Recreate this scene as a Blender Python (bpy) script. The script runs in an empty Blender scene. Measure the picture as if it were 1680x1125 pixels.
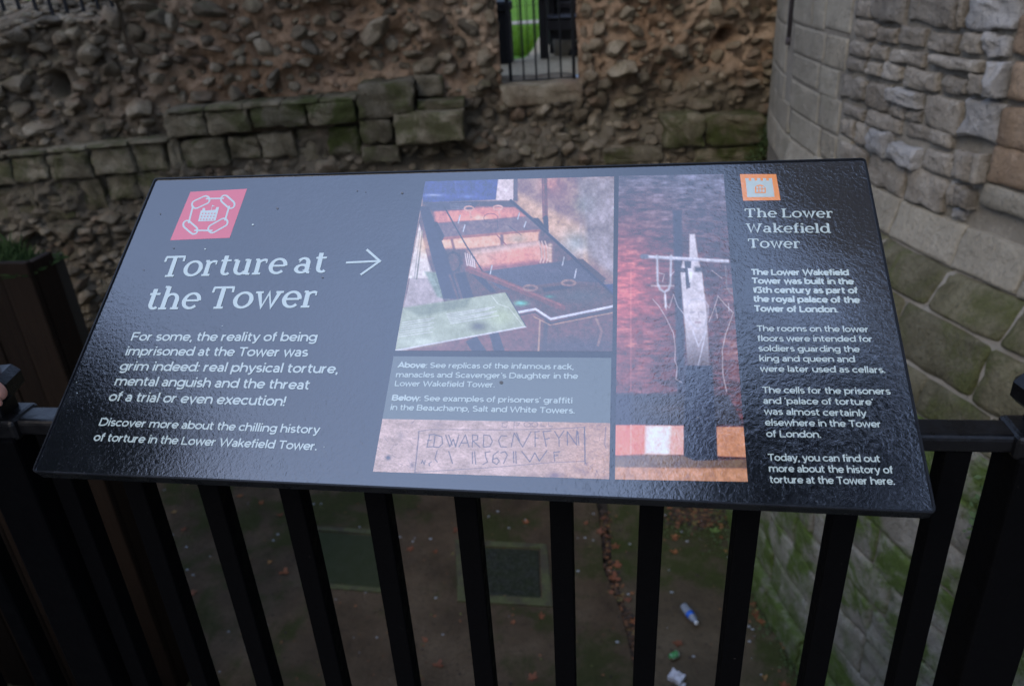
import bpy, bmesh, math, random
import numpy as np
from mathutils import Vector, Matrix, noise as mnoise
D = bpy.data; S = bpy.context.scene; COL = S.collection
rnd = random.Random(7); nr = np.random.RandomState(11)
R_ = math.radians

# ------------------------------------------------------------------ camera
PITCH, ROLL, YAW = 0.45906, -0.06770, -0.15366
CAMP = Vector((0, 0, 1.557))
cf = Vector((math.sin(YAW)*math.cos(PITCH), math.cos(YAW)*math.cos(PITCH), -math.sin(PITCH)))
cr0 = Vector((math.cos(YAW), -math.sin(YAW), 0)); cu0 = cr0.cross(cf)
cr = cr0*math.cos(ROLL)+cu0*math.sin(ROLL); cu = cu0*math.cos(ROLL)-cr0*math.sin(ROLL)
cam = D.cameras.new('camera'); camo = D.objects.new('camera', cam); COL.objects.link(camo)
camo.matrix_world = Matrix(((cr.x, cu.x, -cf.x, CAMP.x), (cr.y, cu.y, -cf.y, CAMP.y), (cr.z, cu.z, -cf.z, CAMP.z), (0, 0, 0, 1)))
cam.sensor_width = 36; cam.lens = 1281/1680*36; cam.clip_start = .02; cam.clip_end = 2000
cam.dof.use_dof = True; cam.dof.focus_distance = 0.93; cam.dof.aperture_fstop = 6.8
S.camera = camo

# ------------------------------------------------------------------ light
SUN_EL, SUN_AZ = R_(38), R_(-150)      # azimuth from +Y towards +X
w = D.worlds.new('World'); S.world = w; w.use_nodes = True
nt = w.node_tree; nt.nodes.clear()
out = nt.nodes.new('ShaderNodeOutputWorld'); bg = nt.nodes.new('ShaderNodeBackground')
sky = nt.nodes.new('ShaderNodeTexSky'); sky.sky_type = 'NISHITA'; sky.sun_disc = False
sky.sun_elevation = SUN_EL; sky.sun_rotation = SUN_AZ; sky.air_density = 1; sky.dust_density = 3; sky.ozone_density = 1.5
tc = nt.nodes.new('ShaderNodeTexCoord'); nz = nt.nodes.new('ShaderNodeTexNoise'); nz.inputs['Scale'].default_value = 2.2; nz.inputs['Detail'].default_value = 5
mr = nt.nodes.new('ShaderNodeMapRange'); mr.inputs[1].default_value = .3; mr.inputs[2].default_value = .7; mr.inputs[3].default_value = .35; mr.inputs[4].default_value = .95
mx = nt.nodes.new('ShaderNodeMix'); mx.data_type = 'RGBA'; mx.inputs[7].default_value = (3.1, 4.15, 6.7, 1)
nt.links.new(tc.outputs['Generated'], nz.inputs['Vector']); nt.links.new(nz.outputs[0], mr.inputs[0]); nt.links.new(mr.outputs[0], mx.inputs[0])
sx = nt.nodes.new('ShaderNodeSeparateXYZ'); nt.links.new(tc.outputs['Generated'], sx.inputs[0])
mz = nt.nodes.new('ShaderNodeMapRange'); mz.inputs[1].default_value = 0; mz.inputs[2].default_value = 1; mz.inputs[3].default_value = .58; mz.inputs[4].default_value = 2.25   # an overcast sky is brightest overhead
nt.links.new(sx.outputs[2], mz.inputs[0]); vm = nt.nodes.new('ShaderNodeVectorMath'); vm.operation = 'SCALE'; nt.links.new(mx.outputs[2], vm.inputs[0]); nt.links.new(mz.outputs[0], vm.inputs['Scale'])
nt.links.new(sky.outputs[0], mx.inputs[6]); nt.links.new(vm.outputs[0], bg.inputs[0])
bg.inputs[1].default_value = 0.15
nt.links.new(bg.outputs[0], out.inputs[0])
sl = D.lights.new('sun', 'SUN'); sl.energy = 0.95; sl.angle = R_(25); sl.color = (1, .87, .68)
so = D.objects.new('sun', sl); COL.objects.link(so)
sd = Vector((math.sin(SUN_AZ)*math.cos(SUN_EL), math.cos(SUN_AZ)*math.cos(SUN_EL), math.sin(SUN_EL)))
so.rotation_euler = (-sd).to_track_quat('-Z', 'Y').to_euler(); so.location = sd*30
S.view_settings.view_transform = 'Standard'; S.view_settings.look = 'None'; S.view_settings.gamma = 1
S.view_settings.exposure = 0.0; S.view_settings.use_curve_mapping = False
S.render.engine = 'CYCLES'; S.cycles.max_bounces = 6; S.cycles.use_denoising = True

# ------------------------------------------------------------------ measuring helpers (a sight line to a surface of the place)
def ray(x, y): return (cf*1281 + cr*(x-840) - cu*(y-562.5)).normalized()
def on_z(x, y, z): d = ray(x, y); return CAMP + d*((z-CAMP.z)/d.z)
def on_plane(x, y, P, n): d = ray(x, y); return CAMP + d*(((P-CAMP).dot(n))/d.dot(n))
TC = Vector((8.43, 6.3))              # centre of the round tower
def on_tower(x, y, r):
    d = ray(x, y); a = d.x*d.x+d.y*d.y; b = -(d.x*TC.x+d.y*TC.y); c = TC.dot(TC)-r*r
    q = max(0, b*b-a*c); t = (-b-math.sqrt(q))/a; p = CAMP+d*t
    return math.atan2(TC.y-p.y, TC.x-p.x), p.z

# ------------------------------------------------------------------ object helpers
PW = {}
def link(name, me, m=None, parent=None, mw=None):
    o = D.objects.new(name, me); COL.objects.link(o)
    if m and me is not None and not me.materials: me.materials.append(m)
    if parent is not None:
        o.parent = parent; o.matrix_parent_inverse = PW[parent.name].inverted()
    o.matrix_basis = mw if mw is not None else Matrix.Identity(4)
    PW[o.name] = (mw if mw is not None else Matrix.Identity(4)).copy()
    return o
def thing(name, loc, label, cat, group=None, mw=None):
    o = D.objects.new(name, None); COL.objects.link(o); o.empty_display_size = .1
    M_ = mw if mw is not None else Matrix.Translation(Vector(loc))
    o.matrix_world = M_; PW[o.name] = M_.copy()
    o['label'] = label; o['category'] = cat
    if group: o['group'] = group
    return o
def tag(o, label=None, cat=None, group=None, kind=None):
    if label: o['label'] = label
    if cat: o['category'] = cat
    if group: o['group'] = group
    if kind: o['kind'] = kind
    return o
def mesh(name, v, f, smooth=False, recalc=False):
    me = D.meshes.new(name); me.from_pydata([tuple(p) for p in v], [], [tuple(q) for q in f])
    if recalc:
        bm = bmesh.new(); bm.from_mesh(me); bmesh.ops.recalc_face_normals(bm, faces=bm.faces); bm.to_mesh(me); bm.free()
    if smooth: me.polygons.foreach_set('use_smooth', [True]*len(me.polygons))
    me.update(); return me
def bm_mesh(name, bm, smooth=False):
    me = D.meshes.new(name); bm.to_mesh(me); bm.free()
    if smooth: me.polygons.foreach_set('use_smooth', [True]*len(me.polygons))
    return me
def box_bm(bm, x0, x1, y0, y1, z0, z1, bev=0, seg=2, mt=None):
    r = bmesh.ops.create_cube(bm, size=1); vs = r['verts']
    for v in vs: v.co = Vector(((x0+x1)/2+v.co.x*(x1-x0), (y0+y1)/2+v.co.y*(y1-y0), (z0+z1)/2+v.co.z*(z1-z0)))
    if bev:
        es = list({e for v in vs for e in v.link_edges}); r2 = bmesh.ops.bevel(bm, geom=es, offset=bev, segments=seg, affect='EDGES', profile=.5)
        vs = list({v for v in vs if v.is_valid} | set(r2['verts']))
    if mt is not None:
        for v in vs: v.co = mt @ v.co
def box(name, x0, x1, y0, y1, z0, z1, m, parent=None, bev=0, seg=2, mt=None):
    bm = bmesh.new(); box_bm(bm, x0, x1, y0, y1, z0, z1, bev, seg, mt)
    return link(name, bm_mesh(name, bm, smooth=False), m, parent)
def tube_bm(bm, pts, r, n=10, cap=True):
    rings = []
    for i, p in enumerate(pts):
        p = Vector(p); a = Vector(pts[max(i-1, 0)]); b = Vector(pts[min(i+1, len(pts)-1)]); t = (b-a).normalized()
        up = Vector((0, 0, 1)) if abs(t.z) < .9 else Vector((1, 0, 0)); s = t.cross(up).normalized(); q = s.cross(t)
        rr = r[i] if isinstance(r, (list, tuple)) else r
        rings.append([bm.verts.new(p+(s*math.cos(k*2*math.pi/n)+q*math.sin(k*2*math.pi/n))*rr) for k in range(n)])
    for a, b in zip(rings, rings[1:]):
        for k in range(n): bm.faces.new((a[k], b[k], b[(k+1) % n], a[(k+1) % n])).smooth = True
    if cap: bm.faces.new(rings[0]); bm.faces.new(rings[-1][::-1])
def tube(name, pts, r, m, parent=None, n=10):
    bm = bmesh.new(); tube_bm(bm, pts, r, n); return link(name, bm_mesh(name, bm), m, parent)
# value noise on arrays
def _h(i, j, k): 
    n = (i*374761393 + j*668265263 + k*1274126177) & 0xffffffff
    n = ((n ^ (n >> 13))*1274126177) & 0xffffffff
    return ((n ^ (n >> 16)) & 0xffff)/65535.0
def vn(x, y, z=0, seed=0):
    x = np.asarray(x, float)+1000; y = np.asarray(y, float)+1000; z = np.asarray(z, float)+1000+seed*17+0*x
    i, j, k = np.floor(x).astype(np.int64), np.floor(y).astype(np.int64), np.floor(z).astype(np.int64)
    u, v, w_ = x-i, y-j, z-k; u, v, w_ = [t*t*(3-2*t) for t in (u, v, w_)]
    r = 0
    for a in (0, 1):
        for b in (0, 1):
            for c in (0, 1):
                r = r+_h(i+a, j+b, k+c)*(u if a else 1-u)*(v if b else 1-v)*(w_ if c else 1-w_)
    return r*2-1
def fbm(x, y, z=0, o=4, seed=0):
    r = 0; a = 1; s = 0
    for q in range(o): r = r+a*vn(np.asarray(x)*2**q, np.asarray(y)*2**q, np.asarray(z)*2**q, seed+q); s += a; a *= .5
    return r/s

# ------------------------------------------------------------------ materials
class N:
    def __init__(s, name):
        s.m = D.materials.new(name); s.m.use_nodes = True; s.t = s.m.node_tree; s.b = s.t.nodes['Principled BSDF']
    def n(s, ty, **k):
        x = s.t.nodes.new(ty)
        for a, v in k.items():
            if isinstance(v, (int, float, tuple)) and a[0] == 'i' and a[1:].isdigit(): x.inputs[int(a[1:])].default_value = v
            else: setattr(x, a, v)
        return x
    def l(s, a, b): s.t.links.new(a, b)
    def noise(s, vec, sc, det=4, rough=.55, dist=0):
        x = s.n('ShaderNodeTexNoise'); x.inputs['Scale'].default_value = sc; x.inputs['Detail'].default_value = det
        x.inputs['Roughness'].default_value = rough; x.inputs['Distortion'].default_value = dist; s.l(vec, x.inputs['Vector']); return x.outputs[0]
    def ramp(s, fac, stops):
        x = s.n('ShaderNodeValToRGB'); e = x.color_ramp.elements
        while len(e) < len(stops): e.new(.5)
        for q, (p, c) in zip(e, stops): q.position = p; q.color = (*c, 1) if len(c) == 3 else c
        s.l(fac, x.inputs[0]); return x.outputs[0]
    def rng(s, v, a, b, c=0, d=1):
        x = s.n('ShaderNodeMapRange'); x.interpolation_type = 'SMOOTHSTEP'
        for i, q in enumerate((a, b, c, d)): x.inputs[i+1].default_value = q
        s.l(v, x.inputs[0]); return x.outputs[0]
    def math(s, op, a, b=None):
        x = s.n('ShaderNodeMath', operation=op)
        for i, q in enumerate((a, b)):
            if q is None: continue
            if isinstance(q, (int, float)): x.inputs[i].default_value = q
            else: s.l(q, x.inputs[i])
        return x.outputs[0]
    def mix(s, f, a, b, mode='MIX'):
        x = s.n('ShaderNodeMix', data_type='RGBA', blend_type=mode)
        for i, q in ((0, f), (6, a), (7, b)):
            if isinstance(q, (int, float)): x.inputs[i].default_value = q
            elif isinstance(q, tuple): x.inputs[i].default_value = (*q, 1) if len(q) == 3 else q
            else: s.l(q, x.inputs[i])
        return x.outputs[2]
    def bump(s, h, dist, strength=1, prev=None):
        x = s.n('ShaderNodeBump'); x.inputs['Distance'].default_value = dist; x.inputs['Strength'].default_value = strength
        s.l(h, x.inputs['Height'])
        if prev is not None: s.l(prev, x.inputs['Normal'])
        return x.outputs[0]
    def fin(s, col, rough=.8, nor=None, spec=.5):
        if isinstance(col, tuple): s.b.inputs['Base Color'].default_value = (*col, 1)
        else: s.l(col, s.b.inputs['Base Color'])
        if isinstance(rough, (int, float)): s.b.inputs['Roughness'].default_value = rough
        else: s.l(rough, s.b.inputs['Roughness'])
        s.b.inputs['Specular IOR Level'].default_value = spec
        if nor is not None: s.l(nor, s.b.inputs['Normal'])
        return s.m
def pos(a): return a.n('ShaderNodeNewGeometry').outputs['Position']
def nrmz(a):
    g = a.n('ShaderNodeNewGeometry'); x = a.n('ShaderNodeSeparateXYZ'); a.l(g.outputs['Normal'], x.inputs[0]); return x.outputs[2]
def posz(a):
    x = a.n('ShaderNodeSeparateXYZ'); a.l(pos(a), x.inputs[0]); return x.outputs[2]

def stone_mat(name, c1, c2, c3, var=.5, moss=0.0, mosscol=(.05, .065, .018), fine=60, bump=.012, low_moss=None, warm=None):
    a = N(name); p = pos(a)
    n1 = a.noise(p, 5, 6, .6); n2 = a.noise(p, fine, 4, .7); n3 = a.noise(p, 17, 5, .65, .6)
    col = a.ramp(n1, [(.3, c1), (.5, c2), (.72, c3)])
    oi = a.n('ShaderNodeObjectInfo'); gi = a.n('ShaderNodeNewGeometry')
    r = a.math('FRACT', a.math('ADD', oi.outputs['Random'], gi.outputs['Random Per Island']))
    v = a.ramp(r, [(0, (1-var,)*3), (.5, (1, .97, .93)), (1, (1+var*.55, 1+var*.53, 1+var*.5))])
    col = a.mix(1, col, v, 'MULTIPLY')
    col = a.mix(a.rng(n2, .52, .72, 0, .45), col, tuple(c*.35 for c in c1))
    col = a.mix(a.rng(n3, .55, .75, 0, .35), col, tuple(min(1, c*1.5) for c in c3))
    if warm: col = a.mix(a.rng(a.noise(p, 2.3, 4), .5, .68, 0, .7), col, warm)
    if moss:
        mn = a.noise(p, 3.1, 6, .65, .4); up = a.rng(nrmz(a), .15, .9, .05, 1)
        f = a.math('MULTIPLY', a.rng(mn, .56-.2*moss, .68-.12*moss), up if low_moss is None else 1.0)
        f = a.math('MULTIPLY', f, min(1, moss*1.4))
        if low_moss is not None:
            f = a.math('MAXIMUM', f, a.math('MULTIPLY', a.rng(posz(a), low_moss[0], low_moss[1], 1, 0), a.rng(a.noise(p, 2.2, 6, .7), .38, .6)))
        col = a.mix(f, col, a.mix(a.noise(p, 30, 3), mosscol, tuple(c*2.2 for c in mosscol)))
    nb = a.bump(a.noise(p, 14, 8, .7), bump*2.2); nb = a.bump(n2, bump*.9, 1, nb)
    return a.fin(col, .92, nb, .25)
M_stone = stone_mat('rubble_stone', (.2, .155, .1), (.37, .305, .21), (.54, .465, .345), .55, .3, bump=.035, mosscol=(.07, .075, .02), warm=(.33, .215, .135))
M_ashlar = stone_mat('mossy_ashlar', (.15, .125, .075), (.33, .28, .185), (.5, .43, .31), .35, .5, bump=.035, mosscol=(.065, .072, .02), low_moss=(-9, -8))
M_ashmoss = stone_mat('green_ashlar', (.09, .08, .045), (.22, .19, .12), (.38, .33, .225), .35, .66, bump=.03, mosscol=(.05, .06, .014), low_moss=(-9, -8))
M_tash = stone_mat('tower_ashlar', (.24, .22, .175), (.305, .28, .225), (.37, .34, .275), .14, 0, bump=.012, fine=45, warm=(.27, .25, .19))
M_trub = stone_mat('tower_rag', (.21, .185, .15), (.32, .29, .245), (.47, .435, .375), .32, 0, bump=.02, fine=45)
M_tpale = stone_mat('tower_pale_rag', (.33, .325, .31), (.42, .41, .395), (.52, .51, .49), .2, 0, bump=.022, fine=40)
M_tbrown = stone_mat('tower_brown_block', (.2, .145, .1), (.28, .205, .14), (.36, .275, .2), .25, 0, bump=.012, fine=40)
M_tplinth = stone_mat('tower_plinth', (.095, .088, .05), (.175, .16, .10), (.26, .24, .165), .24, .6, mosscol=(.06, .066, .022), bump=.022, fine=45, low_moss=(-9, -8))
M_tlow = stone_mat('tower_lower', (.22, .21, .175), (.34, .325, .28), (.45, .43, .38), .28, .7, mosscol=(.065, .1, .02), bump=.022, fine=45, low_moss=(-3.0, -1.5))
def mortar_mat(name, c1, c2, c3, moss=.3, bump=.03, wide=None):
    a = N(name); p = pos(a)
    col = a.ramp(a.noise(p, 1.1, 5, .6), [(.3, c1), (.5, c2), (.66, c3)])
    col = a.mix(a.rng(a.noise(p, 22, 6, .7), .5, .75, 0, .55), col, tuple(min(1, c*1.7) for c in c2))
    col = a.mix(a.rng(a.noise(p, 38, 4, .7), .55, .7, 0, .6), col, tuple(c*.4 for c in c1))
    if wide:
        z = posz(a); col = a.mix(a.rng(a.math('ADD', z, a.math('MULTIPLY', a.noise(p, 1.2, 4), .8)), wide[0], wide[1], 1, 0), col, wide[2])
        x = a.n('ShaderNodeSeparateXYZ'); a.l(p, x.inputs[0])
        col = a.mix(a.rng(a.math('ADD', x.outputs[0], a.math('MULTIPLY', a.noise(p, 1.5, 4), 1.2)), -4.1, -3.0, .85, 0), col, wide[2])
    if moss:
        f = a.math('MULTIPLY', a.rng(a.noise(p, 2.7, 6, .7), .5, .66), a.rng(nrmz(a), -.2, .8, .1, 1))
        col = a.mix(a.math('MULTIPLY', f, moss), col, (.07, .08, .025))
    nb = a.bump(a.noise(p, 9, 8, .75), bump*1.6); nb = a.bump(a.noise(p, 55, 5, .7), bump*.4, 1, nb)
    return a.fin(col, .95, nb, .15)
M_mortar = mortar_mat('brown_mortar', (.24, .145, .08), (.38, .25, .155), (.47, .35, .24), .3, wide=(.55, 1.0, (.2, .165, .115)))
M_tmort = mortar_mat('tower_mortar', (.16, .145, .115), (.22, .2, .165), (.28, .26, .22), .15, .012)
def metal(name, col=(.0035, .0035, .004), rough=.3, b=.0006):
    a = N(name); p = pos(a)
    nb = a.bump(a.noise(p, 120, 3, .5), b); nb = a.bump(a.noise(p, 25, 3, .5), b*1.5, 1, nb)
    c = a.mix(a.rng(a.noise(p, 160, 4, .8), .68, .75, 0, .5), col, (.05, .045, .042))
    return a.fin(c, a.rng(a.noise(p, 40, 4), .3, .7, rough*.8, rough*1.5), nb, .3)
M_iron = metal('black_gloss_paint'); M_bar = metal('black_bar_paint', (.0022, .0022, .0025), .6); M_bar.node_tree.nodes['Principled BSDF'].inputs['Specular IOR Level'].default_value = .03; M_iron2 = metal('black_gate_paint', (.006, .007, .009), .55); M_pipe = metal('weathered_pipe_paint', (.05, .042, .045), .7)
# ================================================================== the back wall
WE = Vector((math.cos(R_(10)), math.sin(R_(10)), 0)); WN = Vector((WE.y, -WE.x, 0)); WP = Vector((-.77, 7.5, 0)); UP = Vector((0, 0, 1))
def wpt(s, z, d=0): return WP+WE*s+WN*d+UP*z
def wpx(x, y, d=0):
    p = on_plane(x, y, WP+WN*d, WN); return (p-WP).dot(WE), p.z
GS0, GS1, GZ = wpx(822, 100)[0], wpx(948, 100)[0], wpx(880, 137)[1]
CAV = [(wpx(cx, cy), wpx(cx+rx, cy)[0]-wpx(cx, cy)[0], wpx(cx, cy-ry)[1]-wpx(cx, cy)[1], dp) for cx, cy, rx, ry, dp in
       [(548, 112, 62, 18, .16), (550, 14, 55, 16, .14), (97, 142, 13, 20, .4), (1195, 58, 14, 13, .34), (735, 95, 40, 22, .1), (760, 130, 26, 16, .12), (300, 162, 60, 12, .05), (1160, 95, 50, 25, .08), (1100, 120, 40, 30, .08), (430, 60, 40, 30, .06), (640, 225, 20, 10, 0), (720, 252, 75, 14, .25), (60, 45, 40, 8, .1), (60, 90, 40, 14, .1), (660, 60, 30, 14, .07)]]
def wtop(s): return np.where(np.asarray(s) < wpx(196, 15)[0], 1.27+.05*fbm(np.asarray(s)*2, 0, 3), 2.75+.12*fbm(np.asarray(s)*1.7, 0, 9))
def wdep(s, z):
    s = np.asarray(s, float); z = np.asarray(z, float)
    d = .09*fbm(s*1.3, z*1.3, 0, 3, 1)+.085*fbm(s*4, z*5, 0, 4, 5)+.05*(1-2*np.abs(fbm(s*8, z*10, 0, 3, 31)))+.045*fbm(s*17, z*19, 0, 3, 8)-.035
    d = d - .06*np.clip(fbm(s*2.6, z*3.4, 0, 2, 21)-.15, 0, 1)*2
    # lower part stands forward of the torn upper core
    zl = np.where(s < wpx(270, 200)[0], .18, np.where(s < wpx(765, 200)[0], .3, .15))
    d = d + .16/(1+np.exp((z-zl+.12)*22))
    for (c, rx, rz, dp) in CAV:
        q = ((s-c[0])/rx)**2+((z-c[1])/rz)**2; d = d-dp*np.exp(-np.minimum(q, 30)**1.5)
    return d
ns, nz_ = 360, 236
ss = np.linspace(-6.9, 2.55, ns); tt = np.linspace(0, 1, nz_)
SG = np.repeat(ss[:, None], nz_, 1); top = wtop(ss); ZG = -3.1+(top[:, None]+3.1)*tt[None, :]
DG = wdep(SG, ZG)
V = np.stack([WP.x+WE.x*SG+WN.x*DG, WP.y+WE.y*SG+WN.y*DG, ZG+.012*fbm(SG*9, ZG*9, 4, 2)], -1).reshape(-1, 3)
F = []
for i in range(ns-1):
    for j in range(nz_-1):
        sc, zc = (ss[i]+ss[i+1])/2, (ZG[i, j]+ZG[i, j+1])/2
        if GS0 < sc < GS1 and zc > GZ-.12: continue
        if abs(top[i]-top[i+1]) > .5 and False: continue
        F.append((i*nz_+j, i*nz_+j+1, (i+1)*nz_+j+1, (i+1)*nz_+j))
bm = bmesh.new(); me = mesh('wall_core', V, F); bm.from_mesh(me)
bmesh.ops.delete(bm, geom=[v for v in bm.verts if not v.link_faces], context='VERTS')
be = [e for e in bm.edges if e.is_boundary]
r = bmesh.ops.extrude_edge_only(bm, edges=be); vv = [g for g in r['geom'] if isinstance(g, bmesh.types.BMVert)]
for v in vv:
    k = wpx(196, 15)[0]; sv = (v.co-WP).dot(WE)
    v.co -= WN*(.85+.1*float(vn(v.co.x*3, v.co.z*3)))
    if v.co.z > GZ-.2 and abs(sv-GS1) < .07: v.co += WE*.2
    if v.co.z > 1.1 and sv < k+.02: v.co.z += .2+.06*float(vn(v.co.x*5, 3))
me = bm_mesh('wall_core', bm, True)
wall = thing('ruined_wall', wpt(-2, -3), 'ruined medieval rubble wall with orange-brown mortar and mossy ledges across the back of the pit', 'wall')
core = link('mortar_core', me, M_mortar, wall)

# --- stone shapes shared by all rubble
def rock_variant(i, sub=3):
    bm = bmesh.new(); bmesh.ops.create_icosphere(bm, subdivisions=sub, radius=1)
    rr = random.Random(100+i); pl = []
    for q in range(9):
        m = Vector((rr.gauss(0, 1), rr.gauss(0, .8), rr.gauss(0, 1))).normalized(); pl.append((m, rr.uniform(.5, .82)))
    for v in bm.verts:
        n = v.co.normalized(); p = n*(1/(abs(n.x)**3.5+abs(n.y)**3.5+abs(n.z)**3.5)**(1/3.5))
        p *= 1+.28*mnoise.noise(n*1.6+Vector((i*3.1, 0, 0)))+.12*mnoise.noise(n*4.5+Vector((i*3.1, 5, 0)))
        for m, h in pl:
            k = p.dot(m)-h*1.08
            if k > 0: p -= m*k*.9
        v.co = p
    me = bm_mesh('stone', bm, True); me.materials.append(M_stone); return me
ROCKS = [rock_variant(i) for i in range(14)]; ROCKS_LO = [rock_variant(i, 2) for i in range(8)]
# ashlar blocks of the wall, traced on the wall: (x0, ytop, x1, ybot, ytop slope, depth forward, material, roughness)
WB = []
def wb(x0, yt, x1, yb, d=.2, m=None, ro=.02): WB.append((x0, yt, x1, yb, d, m or M_ashlar, ro))
for x0, x1 in ((-60, 18), (18, 76), (77, 147), (149, 216), (218, 273)):
    c = (x0+x1)/2; wb(x0, 262-.1*c, x1, 305-.1*c, .24+rnd.uniform(-.02, .02) if x0 != 218 else .17, M_ashlar if x0 != 218 else M_ashlar, .03)
for x0, x1, a, b in ((-50, 62, 47, 100), (64, 128, 50, 78), (130, 172, 46, 98), (174, 224, 44, 84), (226, 277, 44, 92), (70, 126, 80, 110), (282, 300, 40, 88)):
    c = (x0+x1)/2; wb(x0, 262-.1*c+a, x1, 262-.1*c+b, .17+rnd.uniform(-.04, .03), M_ashlar, .035)
for x0, x1, a, b, d in ((270, 336, 0, 40, .26), (338, 408, 0, 40, .26), (410, 500, -4, 32, .32), (502, 583, -2, 34, .33)):
    c = (x0+x1)/2; wb(x0, 189-.07*(c-270)+a, x1, 189-.07*(c-270)+b, d, M_ashmoss if x0 > 400 else M_ashlar, .03)
for x0, x1, a, b, d in ((297, 374, 43, 92, .2), (376, 424, 44, 82, .17), (426, 482, 44, 84, .2), (486, 534, 40, 92, .1), (538, 592, 40, 88, .22), (276, 296, 40, 90, .2)):
    c = (x0+x1)/2; wb(x0, 189-.07*(c-270)+a, x1, 189-.07*(c-270)+b, d, M_ashmoss if x0 in (538, 297) else M_ashlar, .035)
wb(584, 136, 681, 194, .33, M_ashlar, .03); wb(591, 196, 645, 236, .3, M_ashlar, .02); wb(647, 186, 764, 236, .36, M_ashlar, .03)
wb(684, 166, 762, 181, .26, M_ashmoss, .02); wb(594, 239, 656, 268, .28, M_ashlar, .03); wb(683, 125, 727, 160, .1, M_ashlar, .02)
wb(990, 242, 1088, 268, .2, M_ashlar, .03); wb(1093, 188, 1158, 241, .26, M_ashmoss, .04); wb(1160, 188, 1255, 238, .27, M_ashmoss, .04); wb(1142, 242, 1254, 270, .24, M_ashmoss, .03)
wb(1100, 272, 1180, 300, .2); wb(1182, 272, 1250, 300, .2)
for k in range(5):
    x0 = -60+k*67; c = x0+33; wb(x0, 254-.1*c, x0+66, 262-.1*c, .26, M_ashlar, .02)
for k in range(5):
    x0 = 270+k*63; c = x0+31; wb(x0, 181-.07*(c-270), x0+62, 189-.07*(c-270), .3+(.03 if k > 1 else 0), M_ashlar if k < 3 else M_ashmoss, .02)
def wbox(q):
    x0, yt, x1, yb, d = q[:5]
    xm, ym = (x0+x1)/2, (yt+yb)/2
    return wpx(x0, ym, d)[0], wpx(x1, ym, d)[0], wpx(xm, yb, d)[1], wpx(xm, yt, d)[1]
WBB = [wbox(q) for q in WB]
G7 = np.array([-1, -.955, -.8, -.4, 0, .4, .8, .955, 1])
def block_mesh(name, w, h, dep, rough, rd, seed, m, wob=.06, topin=0.0, curve=0.0, lean=0.0):
    """a stone with a worn face towards +Y; origin in the middle of the face"""
    A, B = np.meshgrid(G7, G7, indexing='ij')
    ex = (1-np.abs(A))*w/2; ez = (1-np.abs(B))*h/2
    y = -(rd*np.clip(1-ex/rd, 0, 1)**2+rd*np.clip(1-ez/rd, 0, 1)**2)*.7
    y = y+rough*fbm(A*w*7+seed*3.3, B*h*7, seed*1.7, 3)+rough*.5*fbm(A*w*25, B*h*25, seed, 2)
    y = y-curve*A*A-lean*(B+1)/2
    k = lambda q: wob*min(w, h)*(rnd.random()-.5)*2
    c = [(k(0), k(0)) for _ in range(4)]; a = (A+1)/2; b = (B+1)/2
    dx = c[0][0]*(1-a)*(1-b)+c[1][0]*a*(1-b)+c[2][0]*(1-a)*b+c[3][0]*a*b
    dz = c[0][1]*(1-a)*(1-b)+c[1][1]*a*(1-b)+c[2][1]*(1-a)*b+c[3][1]*a*b
    eg = .03*min(w, h)*fbm(A*3+seed, B*3, seed, 2)*3*wob/.06
    x = A*w/2+dx+eg*A; z = B*h/2+dz+eg*B
    n = len(G7); v = list(zip(x.ravel(), y.ravel(), z.ravel())); f = []
    for i in range(n-1):
        for j in range(n-1): f.append((i*n+j, i*n+j+1, (i+1)*n+j+1, (i+1)*n+j))
    ring = [i*n for i in range(n)]+[(n-1)*n+j for j in range(1, n)]+[i*n+n-1 for i in range(n-2, -1, -1)]+[j for j in range(n-2, 0, -1)]
    base = len(v)
    for q in ring: v.append((v[q][0], -dep, v[q][2]))
    L = len(ring)
    for q in range(L): f.append((ring[q], ring[(q+1) % L], base+(q+1) % L, base+q))
    f.append(tuple(base+q for q in range(L)))
    me = mesh(name, v, f, True, True); me.materials.append(m); return me
def frame(o, out_, up=UP):
    x = out_.cross(up).normalized(); return Matrix(((x.x, out_.x, up.x, o.x), (x.y, out_.y, up.y, o.y), (x.z, out_.z, up.z, o.z), (0, 0, 0, 1)))
for i, (q, (s0, s1, z0, z1)) in enumerate(zip(WB, WBB)):
    me = block_mesh('block', s1-s0-.006, z1-z0-.004, q[4]+.25, q[6]*1.5, .026, i, q[5], .05)
    link('ashlar_block', me, None, wall, frame(wpt((s0+s1)/2, (z0+z1)/2, q[4]), WN))
# sill slab in the gate opening
s0, s1 = GS0-.02, GS1+.03; z1 = GZ
me = block_mesh('sill', s1-s0, .17, .75, .03, .04, 77, M_stone, .07)
link('sill_slab', me, None, wall, frame(wpt((s0+s1)/2, z1-.09, .1), WN))
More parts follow.
